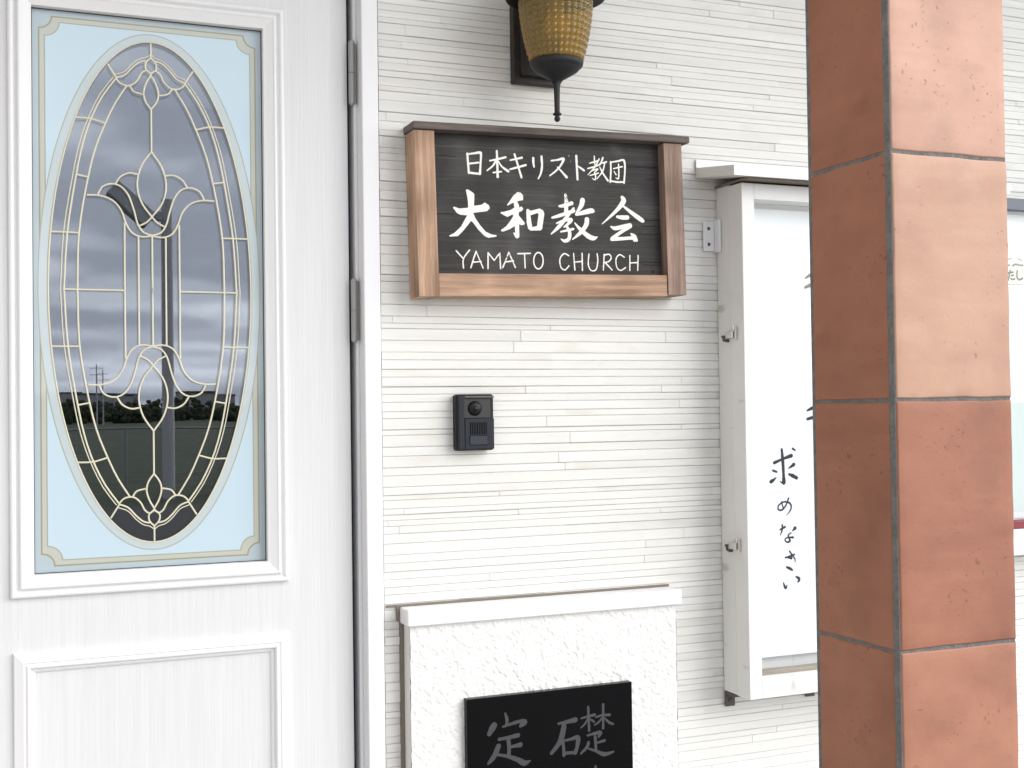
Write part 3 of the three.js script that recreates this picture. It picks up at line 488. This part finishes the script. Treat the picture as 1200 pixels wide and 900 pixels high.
/* ================================================================== INTERCOM */
{
  const c = U(558.5, 495, 0.034), t = thing('door_intercom', 'small dark video door intercom mounted on white siding below the sign', 'intercom', [c.x, c.y - 0.0665, 0]);
  const w = 0.0475, h = 0.133;
  part('base', box(-w, 0, -0.003, w, h, 0.026, 0.006), plasticBlack, t);
  const body = part('body', merge([box(-w + 0.003, 0.0035, 0.026, -w + 0.0175, h - 0.005, 0.0345, 0.002), box(-w + 0.018, 0.0035, 0.026, w - 0.003, 0.076, 0.0345, 0.002)]), plasticNavy, t);
  part('hood', box(-w + 0.018, h - 0.0085, 0.024, w - 0.003, h - 0.0045, 0.036, 0.0012), phys({ color: lin(0.10, 0.10, 0.105), roughness: 0.3 }), t);
  part('lens_recess', box(-w + 0.018, 0.0765, 0.022, w - 0.010, h - 0.0085, 0.0285, 0.001), phys({ color: lin(0.022, 0.020, 0.019), roughness: 0.45 }), t);
  const lens = part('camera_lens', lathe([[0, 0.0075], [0.006, 0.0072], [0.012, 0.0058], [0.0158, 0.003], [0.0178, 0], [0, 0]], 32).rotateX(Math.PI / 2).translate(-0.002, 0.0995, 0.0284), phys({ color: lin(0.006, 0.0055, 0.0055), roughness: 0.42, specularIntensity: 0.5 }), t);
  part('lens_glass', lathe([[0, 0.0022], [0.003, 0.0018], [0.0052, 0], [0, 0]], 20).rotateX(Math.PI / 2).translate(-0.002, 0.0995, 0.0358), phys({ color: lin(0.03, 0.022, 0.022), roughness: 0.3, specularIntensity: 0.6 }), lens);
  const slotMat = phys({ color: lin(0.002, 0.002, 0.002), roughness: 1, specularIntensity: 0.1 });
  for (let k = 0; k < 10; k++) { const x = -0.0165 + k * 0.0044; part('grille_slot', box(x, 0.038, 0.0335, x + 0.0019, 0.0665, 0.03485, 0), slotMat, t); }
  const btn = part('call_button', box(-0.0175, 0.0135, 0.033, 0.0270, 0.0345, 0.0362, 0.0012), phys({ color: lin(0.028, 0.036, 0.048), roughness: 0.5, specularIntensity: 0.6 }), t);
  part('button_groove', box(-0.0185, 0.0125, 0.0325, 0.0280, 0.0355, 0.03475, 0.0005), slotMat, t);
}

/* ================================================================== CORNERSTONE */
{
  const X0 = 0.8520, X1 = 1.5475, YT = 1.004, ZF = 0.05, t = thing('stucco_pedestal', 'rough white stucco block with a white coping built against siding', 'pedestal', [X0, 0, 0]);
  const w = X1 - X0, y0 = 0, n = (x, y) => { // trowelled spatter
    const a = fbm(x * 120, y * 120, 301, 3), b = fbm(x * 240, y * 230, 305, 2), f = fbm(x * 26, y * 26, 309, 2);
    return 0.0015 * smooth(0.42, 0.62, a) * (0.4 + f) + 0.0009 * smooth(0.45, 0.7, b);
  };
  const grid = (nx, ny, P) => { const pos = [], idx = []; for (let j = 0; j <= ny; j++) for (let i = 0; i <= nx; i++) pos.push(...P(i / nx, j / ny)); for (let j = 0; j < ny; j++) for (let i = 0; i < nx; i++) { const a = j * (nx + 1) + i, b = a + 1, c = a + nx + 1; idx.push(a, b, c, b, c + 1, c); } const g = new THREE.BufferGeometry(); g.setAttribute('position', new THREE.Float32BufferAttribute(pos, 3)); g.setIndex(idx); g.computeVertexNormals(); return uvm(g); };
  const edge = (s) => smooth(0, 0.012, s);
  part('stucco_face', merge([
    grid(300, 230, (u, v) => { const x = u * w, y = 0.45 + v * (YT - 0.45), e = edge(x) * edge(w - x); return [x + (u === 0 ? 0.0016 : u === 1 ? -0.0016 : 0) * vnoise(y * 90, 3, 4), y, ZF - 0.0035 + n(x, y) * (0.25 + 0.75 * e)]; }),
    grid(60, 40, (u, v) => [u * w, v * 0.45, ZF - 0.0035 + n(u * w, v * 0.45)]),
    grid(12, 240, (u, v) => [-n(u * 0.05 + 3, v * YT) * 0.4, v * YT, u * (ZF - 0.0035)]), grid(12, 240, (u, v) => [w + n(u * 0.05 + 7, v * YT) * 0.4, v * YT, (1 - u) * (ZF - 0.0035)])]), stuccoMat, t);
  part('core', box(0.002, 0, -0.004, w - 0.002, YT - 0.002, ZF - 0.006, 0), stuccoMat, t);
  part('coping', box(-0.0095, YT, 0.0, w + 0.0105, YT + 0.038, ZF + 0.0115, 0.004), capMat, t);
  part('sealant', box(-0.042, YT + 0.0385, -0.006, w + 0.006, YT + 0.0435, 0.004, 0.001), sealMat, t, 'brown sealant line along the top of the coping');
  part('sealant', box(-0.0175, YT + 0.006, -0.006, -0.0075, YT + 0.0385, 0.003, 0.001), sealMat, t);
  part('sealant', box(-0.0105, 0.0, -0.006, -0.0005, YT + 0.006, 0.004, 0.001), sealMat, t);

  const q0 = U(547, 819, 0.066), q1 = U(740.5, 800, 0.066), PW = q1.x - q0.x, PH = 0.30, PY = (q0.y + q1.y) / 2;
  const p = thing('cornerstone_plaque', 'polished black stone plaque carved with grey characters on the stucco block', 'plaque', [q0.x, PY - PH, 0]);
  const CW = 1400, CH = Math.round(CW * PH / PW), k = CW / PW, [cm, m] = canvas(CW, CH, '#060507'), [cb, b] = canvas(CW, CH, '#ffffff'), [cr, r] = canvas(CW, CH, '#1c1c1c');
  { const R = rng(12); for (let i = 0; i < 5000; i++) { const v = R() < 0.5 ? 22 : 4; m.fillStyle = `rgba(${v},${v},${v + 2},0.5)`; m.fillRect(R() * CW, R() * CH, 1 + R() * 2, 1 + R() * 2); } }
  const map = (x, y) => { const q = U(540 + x / 5.714, 800 + y / 5.714, 0.066); return [(q.x - q0.x) * k, (PY - q.y) * k]; };
  const list = [
    [[296, 205, 16], [308, 245, 22], [300, 285, 16], [278, 293, 10]], [[222, 282, 38], [208, 305, 42], [188, 342, 30]], [[285, 290, 14], [340, 272, 20], [388, 258, 24], [425, 262, 38], [398, 288, 20]],
    [[255, 378, 20], [315, 366, 22], [383, 350, 30]], [[316, 372, 28], [322, 430, 26], [320, 485, 24]], [[335, 428, 18], [398, 414, 30]], [[250, 425, 34], [228, 480, 34], [205, 515, 30], [182, 542, 16]], [[238, 480, 18], [310, 492, 22], [380, 515, 32], [425, 538, 36], [466, 522, 8]],
    [[655, 272, 16], [710, 260, 24], [768, 246, 34]], [[692, 288, 34], [682, 340, 40], [662, 400, 34], [608, 472, 24]], [[684, 385, 20], [690, 440, 22], [692, 486, 22]], [[690, 388, 15], [740, 376, 20], [785, 366, 32], [782, 420, 28], [768, 470, 26]], [[695, 472, 20], [770, 466, 20]],
    [[855, 158, 16], [858, 235, 18], [862, 318, 18]], [[808, 236, 12], [850, 224, 16], [898, 212, 20]], [[852, 240, 14], [832, 275, 14], [806, 300, 10]], [[868, 242, 10], [884, 250, 14], [896, 262, 12]], [[956, 142, 18], [956, 220, 18], [956, 302, 18]], [[906, 228, 12], [950, 216, 16], [1000, 212, 20]], [[948, 236, 14], [925, 262, 14], [898, 282, 10]], [[968, 236, 10], [995, 262, 18], [1024, 275, 14]],
    [[850, 352, 14], [900, 338, 20], [936, 334, 28], [925, 362, 14]], [[902, 360, 20], [906, 410, 20], [908, 455, 18]], [[914, 402, 12], [966, 386, 20]], [[858, 398, 20], [846, 432, 22], [806, 474, 14]], [[858, 440, 12], [910, 458, 18], [965, 478, 28], [1026, 462, 14]],
    [[905, 560, 16], [908, 600, 18]]];
  m.fillStyle = '#48474a'; b.fillStyle = '#000'; r.fillStyle = '#d8d8d8';
  for (const c of [m, b, r]) list.forEach((s) => brush(c, s, map, k / 5.714 * 0.00218, 0.15));
  part('slab', uvm(box(0, 0, ZF - 0.0035, PW, PH, 0.0655, 0.001)), phys({ color: lin(0.006, 0.006, 0.007), roughness: 0.25, specularIntensity: 0.3 }), p);
  part('inscription_face', new THREE.PlaneGeometry(PW - 0.003, PH - 0.003).translate(PW / 2, PH / 2, 0.066), phys({ map: canvasTex(cm), bumpMap: canvasTex(cb, false), bumpScale: 0.0015, roughness: 1, roughnessMap: canvasTex(cr, false), specularIntensity: 0.3 }), p);
}

/* ================================================================== NOTICE CASES */
const paperMat = (map) => std({ map, roughness: 0.85 });
{
  const X0 = 1.7125, X1 = 2.47, Y0 = 0.764, Y1 = 2.062, ZB = 0.0625, ZF = 0.1225;
  const t = thing('notice_case', 'white painted glazed notice case with sloping top beside the tiled pillar', 'notice board');
  // body: back, two sides, bottom, top
  part('back', box(X0 + 0.016, Y0 + 0.016, 0.002, X1 - 0.016, Y1 - 0.016, 0.012, 0), paintMat, t);
  part('side', box(X0, Y0, 0.001, X0 + 0.016, Y1, ZB - 0.0006, 0.0015, true), paintMat, t, 'stained left side board of the case');
  part('side', box(X1 - 0.016, Y0, 0.001, X1, Y1, ZB - 0.0006, 0.0015, true), paintMat, t);
  part('bottom', box(X0 + 0.016, Y0, 0.001, X1 - 0.016, Y0 + 0.016, ZB - 0.0006, 0.001), paintMat, t);
  part('top', box(X0 + 0.016, Y1 - 0.016, 0.001, X1 - 0.016, Y1, ZB - 0.0006, 0.001), paintMat, t);
  // hinged glazed front
  const SW = 0.036, GB = 0.812, GT = 2.0175;
  part('stile', box(X0 - 0.001, Y0 - 0.001, ZB + 0.0006, X0 + SW, Y1 - 0.004, ZF, 0.002, true), paintMat, t);
  part('stile', box(X1 - SW, Y0 - 0.001, ZB + 0.0006, X1 + 0.001, Y1 - 0.004, ZF, 0.002, true), paintMat, t);
  part('rail', box(X0 + SW, Y0 - 0.001, ZB + 0.0006, X1 - SW, GB, ZF - 0.0008, 0.002), paintMat, t);
  part('rail', box(X0 + SW, GT, ZB + 0.0006, X1 - SW, Y1 - 0.004, ZF - 0.0008, 0.002), paintMat, t);
  part('bead', box(X0 + SW, GB, 0.062, X1 - SW, GB + 0.011, 0.088, 0.001), rawWood, t, 'bare wood strip along the foot of the glass');
  part('pane', new THREE.PlaneGeometry(X1 - X0 - 2 * SW, GT - GB - 0.001).translate((X0 + X1) / 2, (GB + GT) / 2, 0.0905), phys({ color: lin(0.97, 0.98, 0.98), transmission: 1, thickness: 0, roughness: 0, ior: 1.5 }), t);
  // sheet metal top, falling to the front
  const rs = new THREE.Shape([[0, 2.087], [0.181, 2.063], [0.181, 2.088], [0, 2.113]].map((p) => new THREE.Vector2(...p)));
  part('top_flashing', uvm(new THREE.ExtrudeGeometry(rs, { depth: X1 + 0.06 - 1.653, bevelEnabled: false }).rotateY(-Math.PI / 2).translate(X1 + 0.06, 0, 0)), flashMat, t);
  part('wall_flashing', box(1.653, 2.1135, 0.001, X1 + 0.06, 2.135, 0.004, 0), flashMat, t);
  part('batten', box(X0 - 0.004, Y1 + 0.0005, 0.001, X1 + 0.004, 2.067, 0.16, 0), sealMat, t);
  // latches over the joint on the left side
  for (const [u, v] of [[852, 393], [852, 640]]) {
    const y = U(u, v, 0.06).y, x = X0 - 0.002, l = part('latch', box(x - 0.002, y - 0.009, 0.062, x + 0.0005, y + 0.015, 0.090, 0.0008), chrome, t);
    part('latch_keeper', box(x - 0.006, y - 0.013, 0.090, x, y + 0.020, 0.094, 0.001), chrome, l);
    part('latch_lever', merge([box(x - 0.011, y - 0.008, 0.056, x - 0.002, y + 0.010, 0.086, 0.002), cyl(0.0022, [x - 0.008, y + 0.012, 0.088], [x - 0.008, y + 0.024, 0.088], 10)]), chrome, l);
    part('latch_loop', new THREE.TorusGeometry(0.006, 0.0021, 8, 20).rotateY(Math.PI / 2.6).translate(x - 0.007, y - 0.007, 0.040), steelDark, l);
    part('latch_base', merge([cyl(0.004, [x - 0.008, y - 0.013, 0.050], [x + 0.002, y - 0.013, 0.050], 10), cyl(0.003, [x - 0.006, y - 0.002, 0.030], [x + 0.002, y - 0.002, 0.030], 10)]), steelDark, l);
  }
  { // wall tab with two screws
    const b = part('wall_tab', box(1.671, 1.898, 0.0005, 1.703, 1.976, 0.0045, 0.0015), zinc, t); part('tab_flange', box(1.7035, 1.895, 0.0005, 1.711, 1.979, 0.026, 0.0015), zinc, b);
    for (const y of [1.916, 1.957]) part('screw', lathe([[0, 0.0022], [0.003, 0.0018], [0.0048, 0], [0, 0]], 16).rotateX(Math.PI / 2).translate(1.687, y, 0.0044), steelDark, b);
  }
  for (const x of [1.7135, 1.962]) part('foot_bracket', merge([box(x, 0.722, 0.001, x + 0.028, 0.7625, 0.006, 0.001), box(x, 0.755, 0.006, x + 0.028, 0.7625, 0.05, 0.001)]), steelDark, t);
  for (const y of [0.738]) for (const x of [1.7275, 1.976]) part('bolt', lathe([[0, 0.004], [0.004, 0.0035], [0.0055, 0], [0, 0]], 12).rotateX(Math.PI / 2).translate(x, y, 0.0058), steelDark, t);

  // calligraphy sheet inside, gently bowed
  const PX0 = 1.752, PX1 = 2.43, PY0 = 0.845, PY1 = 2.010, ZP = 0.03, CW = 1160, CH = 1992, k = CW / (PX1 - PX0);
  const [cm, m] = canvas(CW, CH, '#e3e8ea');
  { const R = rng(5); for (let i = 0; i < 2500; i++) { const v = 225 + R() * 25; m.fillStyle = `rgba(${v},${v},${v},0.25)`; m.fillRect(R() * CW, R() * CH, 2 + R() * 14, 1 + R() * 2); } }
  const map = (ox, oy, s) => (x, y) => { const q = U(ox + x / s, oy + y / s, ZP + 0.006); return [(q.x - PX0) * k, (PY1 - q.y) * k]; };
  m.fillStyle = '#2b2b31';
  const E = [
    [[128, 57, 14], [134, 120, 20], [138, 190, 18], [141, 252, 24]], [[140, 258, 14], [118, 245, 5]], [[84, 136, 18], [135, 113, 14], [185, 94, 22]], [[193, 53, 13], [206, 62, 10]], [[76, 181, 12], [98, 189, 12]], [[64, 247, 22], [80, 236, 16], [96, 221, 4]], [[168, 168, 6], [185, 157, 14], [200, 145, 22]], [[172, 203, 14], [195, 213, 22], [216, 224, 20]],
    [[128, 362, 7], [132, 385, 8], [140, 405, 8]], [[168, 343, 10], [152, 385, 9], [128, 412, 10], [108, 408, 10], [110, 385, 9], [140, 365, 9], [172, 370, 11], [184, 392, 10], [176, 418, 8], [156, 442, 3]],
    [[118, 527, 8], [147, 511, 13]], [[131, 500, 11], [130, 530, 10], [118, 560, 4]], [[192, 533, 7], [206, 518, 20]], [[182, 545, 8], [166, 562, 9], [176, 592, 12], [158, 600, 9], [147, 586, 8], [160, 574, 9], [194, 572, 13]],
    [[148, 691, 8], [175, 684, 13], [202, 672, 11]], [[174, 653, 10], [188, 675, 10], [206, 700, 8], [205, 718, 4]], [[166, 690, 12], [185, 694, 14]], [[158, 747, 12], [175, 754, 16], [190, 764, 11]],
    [[138, 838, 7], [146, 862, 14], [153, 868, 12], [159, 850, 4]], [[211, 802, 8], [228, 812, 18], [229, 825, 14], [221, 834, 6]]];
  E.forEach((s) => brush(m, s, map(890, 515, 5), k / 5 * 0.0023, 0.2));
  for (const s of [[[944, 326, 2], [950, 322, 4]], [[943.5, 337, 3], [950, 334, 4.5]], [[946, 481, 2], [952, 478, 4]], [[946, 491, 3], [953, 489, 4]]]) brush(m, s, map(0, 0, 1), k * 0.0023, 0.2);
  const p = thing('calligraphy_sheet', 'white paper sheet with black brush calligraphy inside the notice case', 'paper', [PX0, PY0, ZP]);
  const pg = new THREE.PlaneGeometry(PX1 - PX0, PY1 - PY0, 40, 60).translate((PX1 - PX0) / 2, (PY1 - PY0) / 2, 0), pp = pg.attributes.position;
  for (let i = 0; i < pp.count; i++) { const x = pp.getX(i), y = pp.getY(i); pp.setZ(i, 0.006 + 0.002 * Math.sin(x * 9 + y * 2) + 0.010 * Math.exp(-x * 40) * Math.exp(-Math.pow((y - 0.28) / 0.09, 2))); }
  pg.computeVertexNormals();
  part('sheet', pg, new THREE.MeshStandardMaterial({ map: canvasTex(cm), roughness: 0.85, side: THREE.DoubleSide }), p);
}
{ // second, shorter board; only a sliver shows past the pillar
  const X0 = 2.56, X1 = 3.3, Y0 = 1.066, Y1 = 2.074, ZF = 0.08;
  const t = thing('notice_board', 'shallow white framed notice board, partly hidden behind the tiled pillar', 'notice board');
  part('back', box(X0 + 0.02, Y0 + 0.02, 0.001, X1 - 0.02, Y1 - 0.03, 0.03, 0), paintMat, t);
  const rail = phys({ color: lin(0.10, 0.115, 0.15), roughness: 0.5 });  // shadow on the top rail is put into its dark colour
  part('rail', box(X0 - 0.01, 2.040, 0.001, X1 + 0.01, Y1, ZF, 0.002), rail, t, 'top rail of the white notice board with its shadow painted in slate grey');
  part('rail', box(X0, Y0, 0.001, X1, 1.139, ZF, 0.002), paintMat, t);
  part('stile', box(X0, 1.139, 0.001, X0 + 0.03, 2.040, ZF - 0.001, 0.002), paintMat, t);
  part('stile', box(X1 - 0.03, 1.139, 0.001, X1, 2.040, ZF - 0.001, 0.002), paintMat, t);
  part('red_strip', box(X0 + 0.03, 1.1395, 0.03, X1 - 0.03, 1.160, ZF - 0.006, 0.001), std({ color: lin(0.20, 0.012, 0.02), roughness: 0.5 }), t, 'dark red strip above the lower rail');
  part('pane', new THREE.PlaneGeometry(X1 - X0 - 0.06, 2.040 - 1.16).translate((X0 + X1) / 2, 1.6, 0.068), phys({ color: lin(0.97, 0.98, 0.98), transmission: 1, thickness: 0, roughness: 0, ior: 1.5 }), t);
  const PX0 = X0 + 0.034, PX1 = X1 - 0.034, PY0 = 1.165, PY1 = 2.035, Z = 0.034, CW = 900, k = CW / (PX1 - PX0), CH = Math.round((PY1 - PY0) * k), [cm, m] = canvas(CW, CH, '#dfe4e4');
  const cy = (v) => (PY1 - U(1190, v, Z).y) * k;
  m.fillStyle = '#d2d3be'; m.fillRect(0, cy(306), CW, cy(333.5) - cy(306)); m.fillStyle = '#cfdad6'; m.fillRect(0, cy(334), CW, cy(600) - cy(334));
  m.fillStyle = '#7d8078'; m.fillRect(0, cy(333), CW, 3); m.fillStyle = '#a5a8aa'; m.fillRect(0, cy(276), CW, 2);
  const map = (x, y) => { const q = U(1160 + x / 6.925, 220 + y / 6.925, Z); return [(q.x - PX0) * k, (PY1 - q.y) * k]; };
  m.fillStyle = '#33342c';
  for (const s of [run(9, 145, 692, 188, 686), run(9, 165, 672, 150, 748), run(8, 174, 714, 192, 710), run(8, 170, 736, 182, 744, 202, 741), run(9, 222, 675, 220, 725, 238, 746, 266, 735)]) brush(m, s, map, k / 6.925 * 0.0042, 0);
  m.fillStyle = '#55564e'; for (const s of [run(8, 150, 630, 158, 627), run(9, 185, 634, 205, 622, 225, 624), run(8, 232, 628, 268, 630), run(5, 150, 580, 175, 575), run(5, 222, 575, 262, 592)]) brush(m, s, map, k / 6.925 * 0.0042, 0);
  const p = thing('posted_notice', 'pale green printed paper posted inside the shallow notice board', 'paper', [PX0, PY0, Z]);
  part('sheet', new THREE.PlaneGeometry(PX1 - PX0, PY1 - PY0).translate((PX1 - PX0) / 2, (PY1 - PY0) / 2, 0), new THREE.MeshStandardMaterial({ map: canvasTex(cm), roughness: 0.85, side: THREE.DoubleSide }), p);
}

/* ================================================================== TILED PILLARS */
function pillar(X, label, seed) {
  const w = 0.193, dp = 0.177, t = thing('tiled_pillar', label, 'pillar', [X, 0, 1.5 - dp], 'porch pillars'), R = rng(seed), th = 0.010, cg = 0.0085, jg = 0.0040;
  const NX = 4;
  part('grout_core', box(0.0004, 0, 0.0025, w - 0.0030, 3.45, dp - 0.0022, 0.0015), groutMat, t);
  const joints = [-0.08, 0.238, 0.555, 0.872, 1.186, 1.5035, 1.8185, 2.135, 2.452, 2.769, 3.086, 3.403, 3.6];
  const tile = (a, b, y0, y1) => { // slab with worn, slightly wavy edge, face towards +z
    const nx = 14, ny = 22, P = [], I = [], s1 = R() * 100, wv = (q, k) => (fbm(q * 26, k, seed + 3, 3) - 0.5) * 0.0026;
    const rim = 0.0022;
    const px = (u, v) => a + (b - a) * u + (u < 0.5 ? wv(v * 0.31, s1 + 1) : wv(v * 0.31, s1 + 2)) * Math.pow(Math.abs(u * 2 - 1), 6), py = (u, v) => y0 + (y1 - y0) * v + (v < 0.5 ? wv(u * 0.2, s1 + 3) : wv(u * 0.2, s1 + 4)) * Math.pow(Math.abs(v * 2 - 1), 8);
    const T = [0, 0.012]; const us = [], vs = []; const we = b - a, he = y1 - y0;
    us.push(0, 0.0006 / we, rim / we); for (let i = 1; i < nx; i++) us.push(i / nx); us.push(1 - rim / we, 1 - 0.0006 / we, 1);
    vs.push(0, 0.0006 / he, rim / he); for (let i = 1; i < ny; i++) vs.push(i / ny); vs.push(1 - rim / he, 1 - 0.0006 / he, 1);
    const drop = (e) => (e <= 0 ? 0.0030 : e < 0.0007 ? 0.0013 : e < 0.0023 ? 0.0001 : 0);
    for (const v of vs) for (const u of us) { const e = Math.min(u * we, (1 - u) * we, v * he, (1 - v) * he); const x = px(u, v), y = py(u, v); P.push(x, y, th - drop(e) + (fbm(x * 14 + s1, y * 14, 9, 2) - 0.5) * 0.0022 * smooth(0, 0.02, e)); }
    const n = us.length; for (let j = 0; j < vs.length - 1; j++) for (let i = 0; i < n - 1; i++) { const q = j * n + i; I.push(q, q + 1, q + n, q + 1, q + n + 1, q + n); }
    // skirt down to the bed
    const ring = []; for (let i = 0; i < n; i++) ring.push(i); for (let j = 1; j < vs.length; j++) ring.push(j * n + n - 1); for (let i = n - 2; i >= 0; i--) ring.push((vs.length - 1) * n + i); for (let j = vs.length - 2; j > 0; j--) ring.push(j * n);
    const base = P.length / 3; ring.forEach((q) => P.push(P[q * 3], P[q * 3 + 1], 0)); ring.forEach((q, i) => { const nn = (i + 1) % ring.length; I.push(q, base + i, ring[nn], ring[nn], base + i, base + nn); });
    const g = new THREE.BufferGeometry(); g.setAttribute('position', new THREE.Float32BufferAttribute(P, 3)); g.setIndex(I); g.computeVertexNormals();
    const uv = new Float32Array(P.length / 3 * 2), ou = R() * 3, ov = R() * 3; for (let i = 0; i < P.length / 3; i++) { uv[i * 2] = P[i * 3] + ou; uv[i * 2 + 1] = P[i * 3 + 1] + ov; }
    g.setAttribute('uv', new THREE.BufferAttribute(uv, 2)); return g;
  };
  const tone = [3, 2, 2, 2, 3, 1, 0, 0, 1, 1, 2, 3], side = [3, 3, 2, 3, 3, 3, 3, 2, 3, 2, 3, 2];  // side faces get the darker tiles: shade of the left face put into colour
  for (let j = 0; j < joints.length - 1; j++) {
    const y0 = Math.max(0.001, joints[j] + jg / 2), y1 = Math.min(3.448, joints[j + 1] - jg / 2), i = (R() - 0.5) * 0.0008, yb = (y0 + y1) / 2;
    const put = (geo, mat, ry, px, pz) => { const m = part('tile', geo, mat, t); m.rotation.y = ry; m.position.set(px, 0, pz); };
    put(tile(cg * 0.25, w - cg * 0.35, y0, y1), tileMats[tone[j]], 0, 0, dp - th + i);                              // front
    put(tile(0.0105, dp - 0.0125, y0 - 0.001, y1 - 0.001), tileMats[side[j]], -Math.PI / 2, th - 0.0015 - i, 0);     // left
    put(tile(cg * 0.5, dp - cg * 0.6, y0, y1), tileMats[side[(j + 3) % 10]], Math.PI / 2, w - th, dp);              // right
    put(tile(cg * 0.5, w - cg * 0.5, y0, y1), tileMats[tone[(j + 4) % 10]], Math.PI, w, th);                        // back
  }
  return t;
}
pillar(1.0365, 'square porch pillar faced with terracotta tiles in front of the notice case', 400);

/* ================================================================== ACROSS THE ROAD (mirrored in the door glass) */
const FZ = 24.9; // mesh fence line
{
  const steel = std({ color: lin(0.24, 0.25, 0.25), roughness: 0.5, metalness: 0.3 }), lampMat = std({ color: lin(0.40, 0.40, 0.40), roughness: 0.5 });
  const p = thing('street_lamp', 'tall grey post lamp with an angled box head across the road', 'street lamp', [3.22, GY, 24.3]);
  part('pole', cyl(0.13, [0, 0, 0], [0, 6.4, 0], 16, 0.12), lampMat, p);
  part('arm', box(-0.50, 5.95, -0.07, 0.0, 6.15, 0.07, 0.02), lampMat, p);
  part('lamp_head', box(-0.62, -0.19, -0.22, 0.42, 0.19, 0.22, 0.04).rotateZ(-0.72).translate(-0.66, 6.2, 0), lampMat, p);

  const f = thing('mesh_fence', 'grey steel mesh fence along the far side of the road', 'fence', [0, GY, FZ]);
  for (let x = -14; x <= 18; x += 2) part('post', cyl(0.03, [x + 0.4, 0, 0], [x + 0.4, 1.52, 0], 10), steel, f);
  part('top_rail', cyl(0.022, [-14, 1.5, 0], [18.5, 1.5, 0], 8), steel, f);
  const wires = []; for (let y = 0.12; y < 1.5; y += 0.14) wires.push(new THREE.BoxGeometry(32.5, 0.006, 0.006).translate(2.25, y, 0)); for (let x = -14; x < 18.5; x += 0.28) wires.push(new THREE.BoxGeometry(0.005, 1.45, 0.005).translate(x, 0.76, 0));
  const mm = part('mesh_wires', merge(wires), steel, f); mm.userData.kind = 'stuff';

  const R = rng(88), wallM = [[0.26, 0.25, 0.23], [0.16, 0.14, 0.12], [0.34, 0.34, 0.33], [0.15, 0.15, 0.16]].map((c) => std({ color: lin(...c), roughness: 0.9 })), roofM = [[0.06, 0.06, 0.065], [0.10, 0.06, 0.045], [0.05, 0.07, 0.10]].map((c) => std({ color: lin(...c), roughness: 0.7 })), winM = std({ color: lin(0.03, 0.035, 0.04), roughness: 0.2 });
  const house = (x, z, w, h, d, wi, ri, label, flat) => {
    const t = thing('house', label, 'house', [x, GY, z], 'houses beyond the field');
    part('wall', box(-w / 2, 0, -d / 2, w / 2, h, d / 2, 0), wallM[wi], t);
    if (flat) part('roof', box(-w / 2 - 0.2, h, -d / 2 - 0.2, w / 2 + 0.2, h + 0.5, d / 2 + 0.2, 0), roofM[ri], t);
    else { const s = new THREE.Shape([[-d / 2 - 0.6, 0], [d / 2 + 0.6, 0], [0, 2.3]].map((q) => new THREE.Vector2(...q))); part('roof', new THREE.ExtrudeGeometry(s, { depth: w + 1, bevelEnabled: false }).rotateY(Math.PI / 2).translate(-w / 2 - 0.5, h, 0), roofM[ri], t); }
    for (let k = 0; k < Math.floor(w / 3); k++) for (const y of h > 5 ? [0.9, 3.7] : [0.9]) part('window', box(-w / 2 + 1 + k * 3, y, -d / 2 - 0.04, -w / 2 + 2.3 + k * 3, y + 1.2, -d / 2 + 0.02, 0), winM, t);
  };
  const kinds = ['pale two storey house with dark roof beyond the field', 'brown two storey house with dark roof beyond the field', 'white block of flats with flat roof beyond the field', 'grey low house with gabled roof beyond the field'];
  for (let i = 0; i < 22; i++) { const k = Math.floor(R() * 4), z = 330 + R() * 120; house(-70 + i * 10.5 + R() * 5, z, 8 + R() * 7, k === 2 ? 6.5 + R() * 2 : k === 3 ? 3.2 : 5.4 + R(), 8, k, Math.floor(R() * 3), kinds[k], k === 2); }
  const pole = (x, z) => { const t = thing('utility_pole', 'slim utility pole with cross arms beyond the field', 'utility pole', [x, GY, z], 'utility poles beyond the field'); part('pole', cyl(0.12, [0, 0, 0], [0, 8.6, 0], 10, 0.08), lampMat, t); for (const y of [8.3, 7.4]) part('cross_arm', box(-0.9, y - 0.3, -0.04, 0.9, y - 0.22, 0.04, 0), lampMat, t); };
  for (const [u, z] of [[113.5, 175], [120.8, 200]]) { const q = U(u, 470, 2 * -0.046 - z); pole(q.x, z); }
  // scrub and trees between the houses read as one dark mass
  const leaf = new THREE.IcosahedronGeometry(0.55, 0), N = 7800, inst = new THREE.InstancedMesh(leaf, std({ color: lin(0.035, 0.045, 0.022), roughness: 1 }), N), M = new THREE.Matrix4(), Q = new THREE.Quaternion(), E = new THREE.Euler();
  const clumps = Array.from({ length: 130 }, () => [-60 + R() * 200, 215 + R() * 70, 1.6 + R() * 3.2]);
  for (let i = 0; i < N; i++) { const c = clumps[i % 130], a = R() * 6.283, r = Math.sqrt(R()) * c[2] * 1.3, y = c[2] * (0.1 + R() * 0.95) * (1.15 - 0.35 * r / c[2]); E.set(R() * 6, R() * 6, R() * 6); const s = 0.5 + R() * 0.9; M.compose(new THREE.Vector3(c[0] + Math.cos(a) * r, GY + y, c[1] + Math.sin(a) * r), Q.setFromEuler(E), new THREE.Vector3(s, s * 0.7, s)); inst.setMatrixAt(i, M); }
  inst.name = 'distant_scrub'; inst.userData = { kind: 'stuff', label: 'dark belt of scrub and trees beyond the field', category: 'trees' }; shade(inst); scene.add(inst);
}

renderer.render(scene, camera);
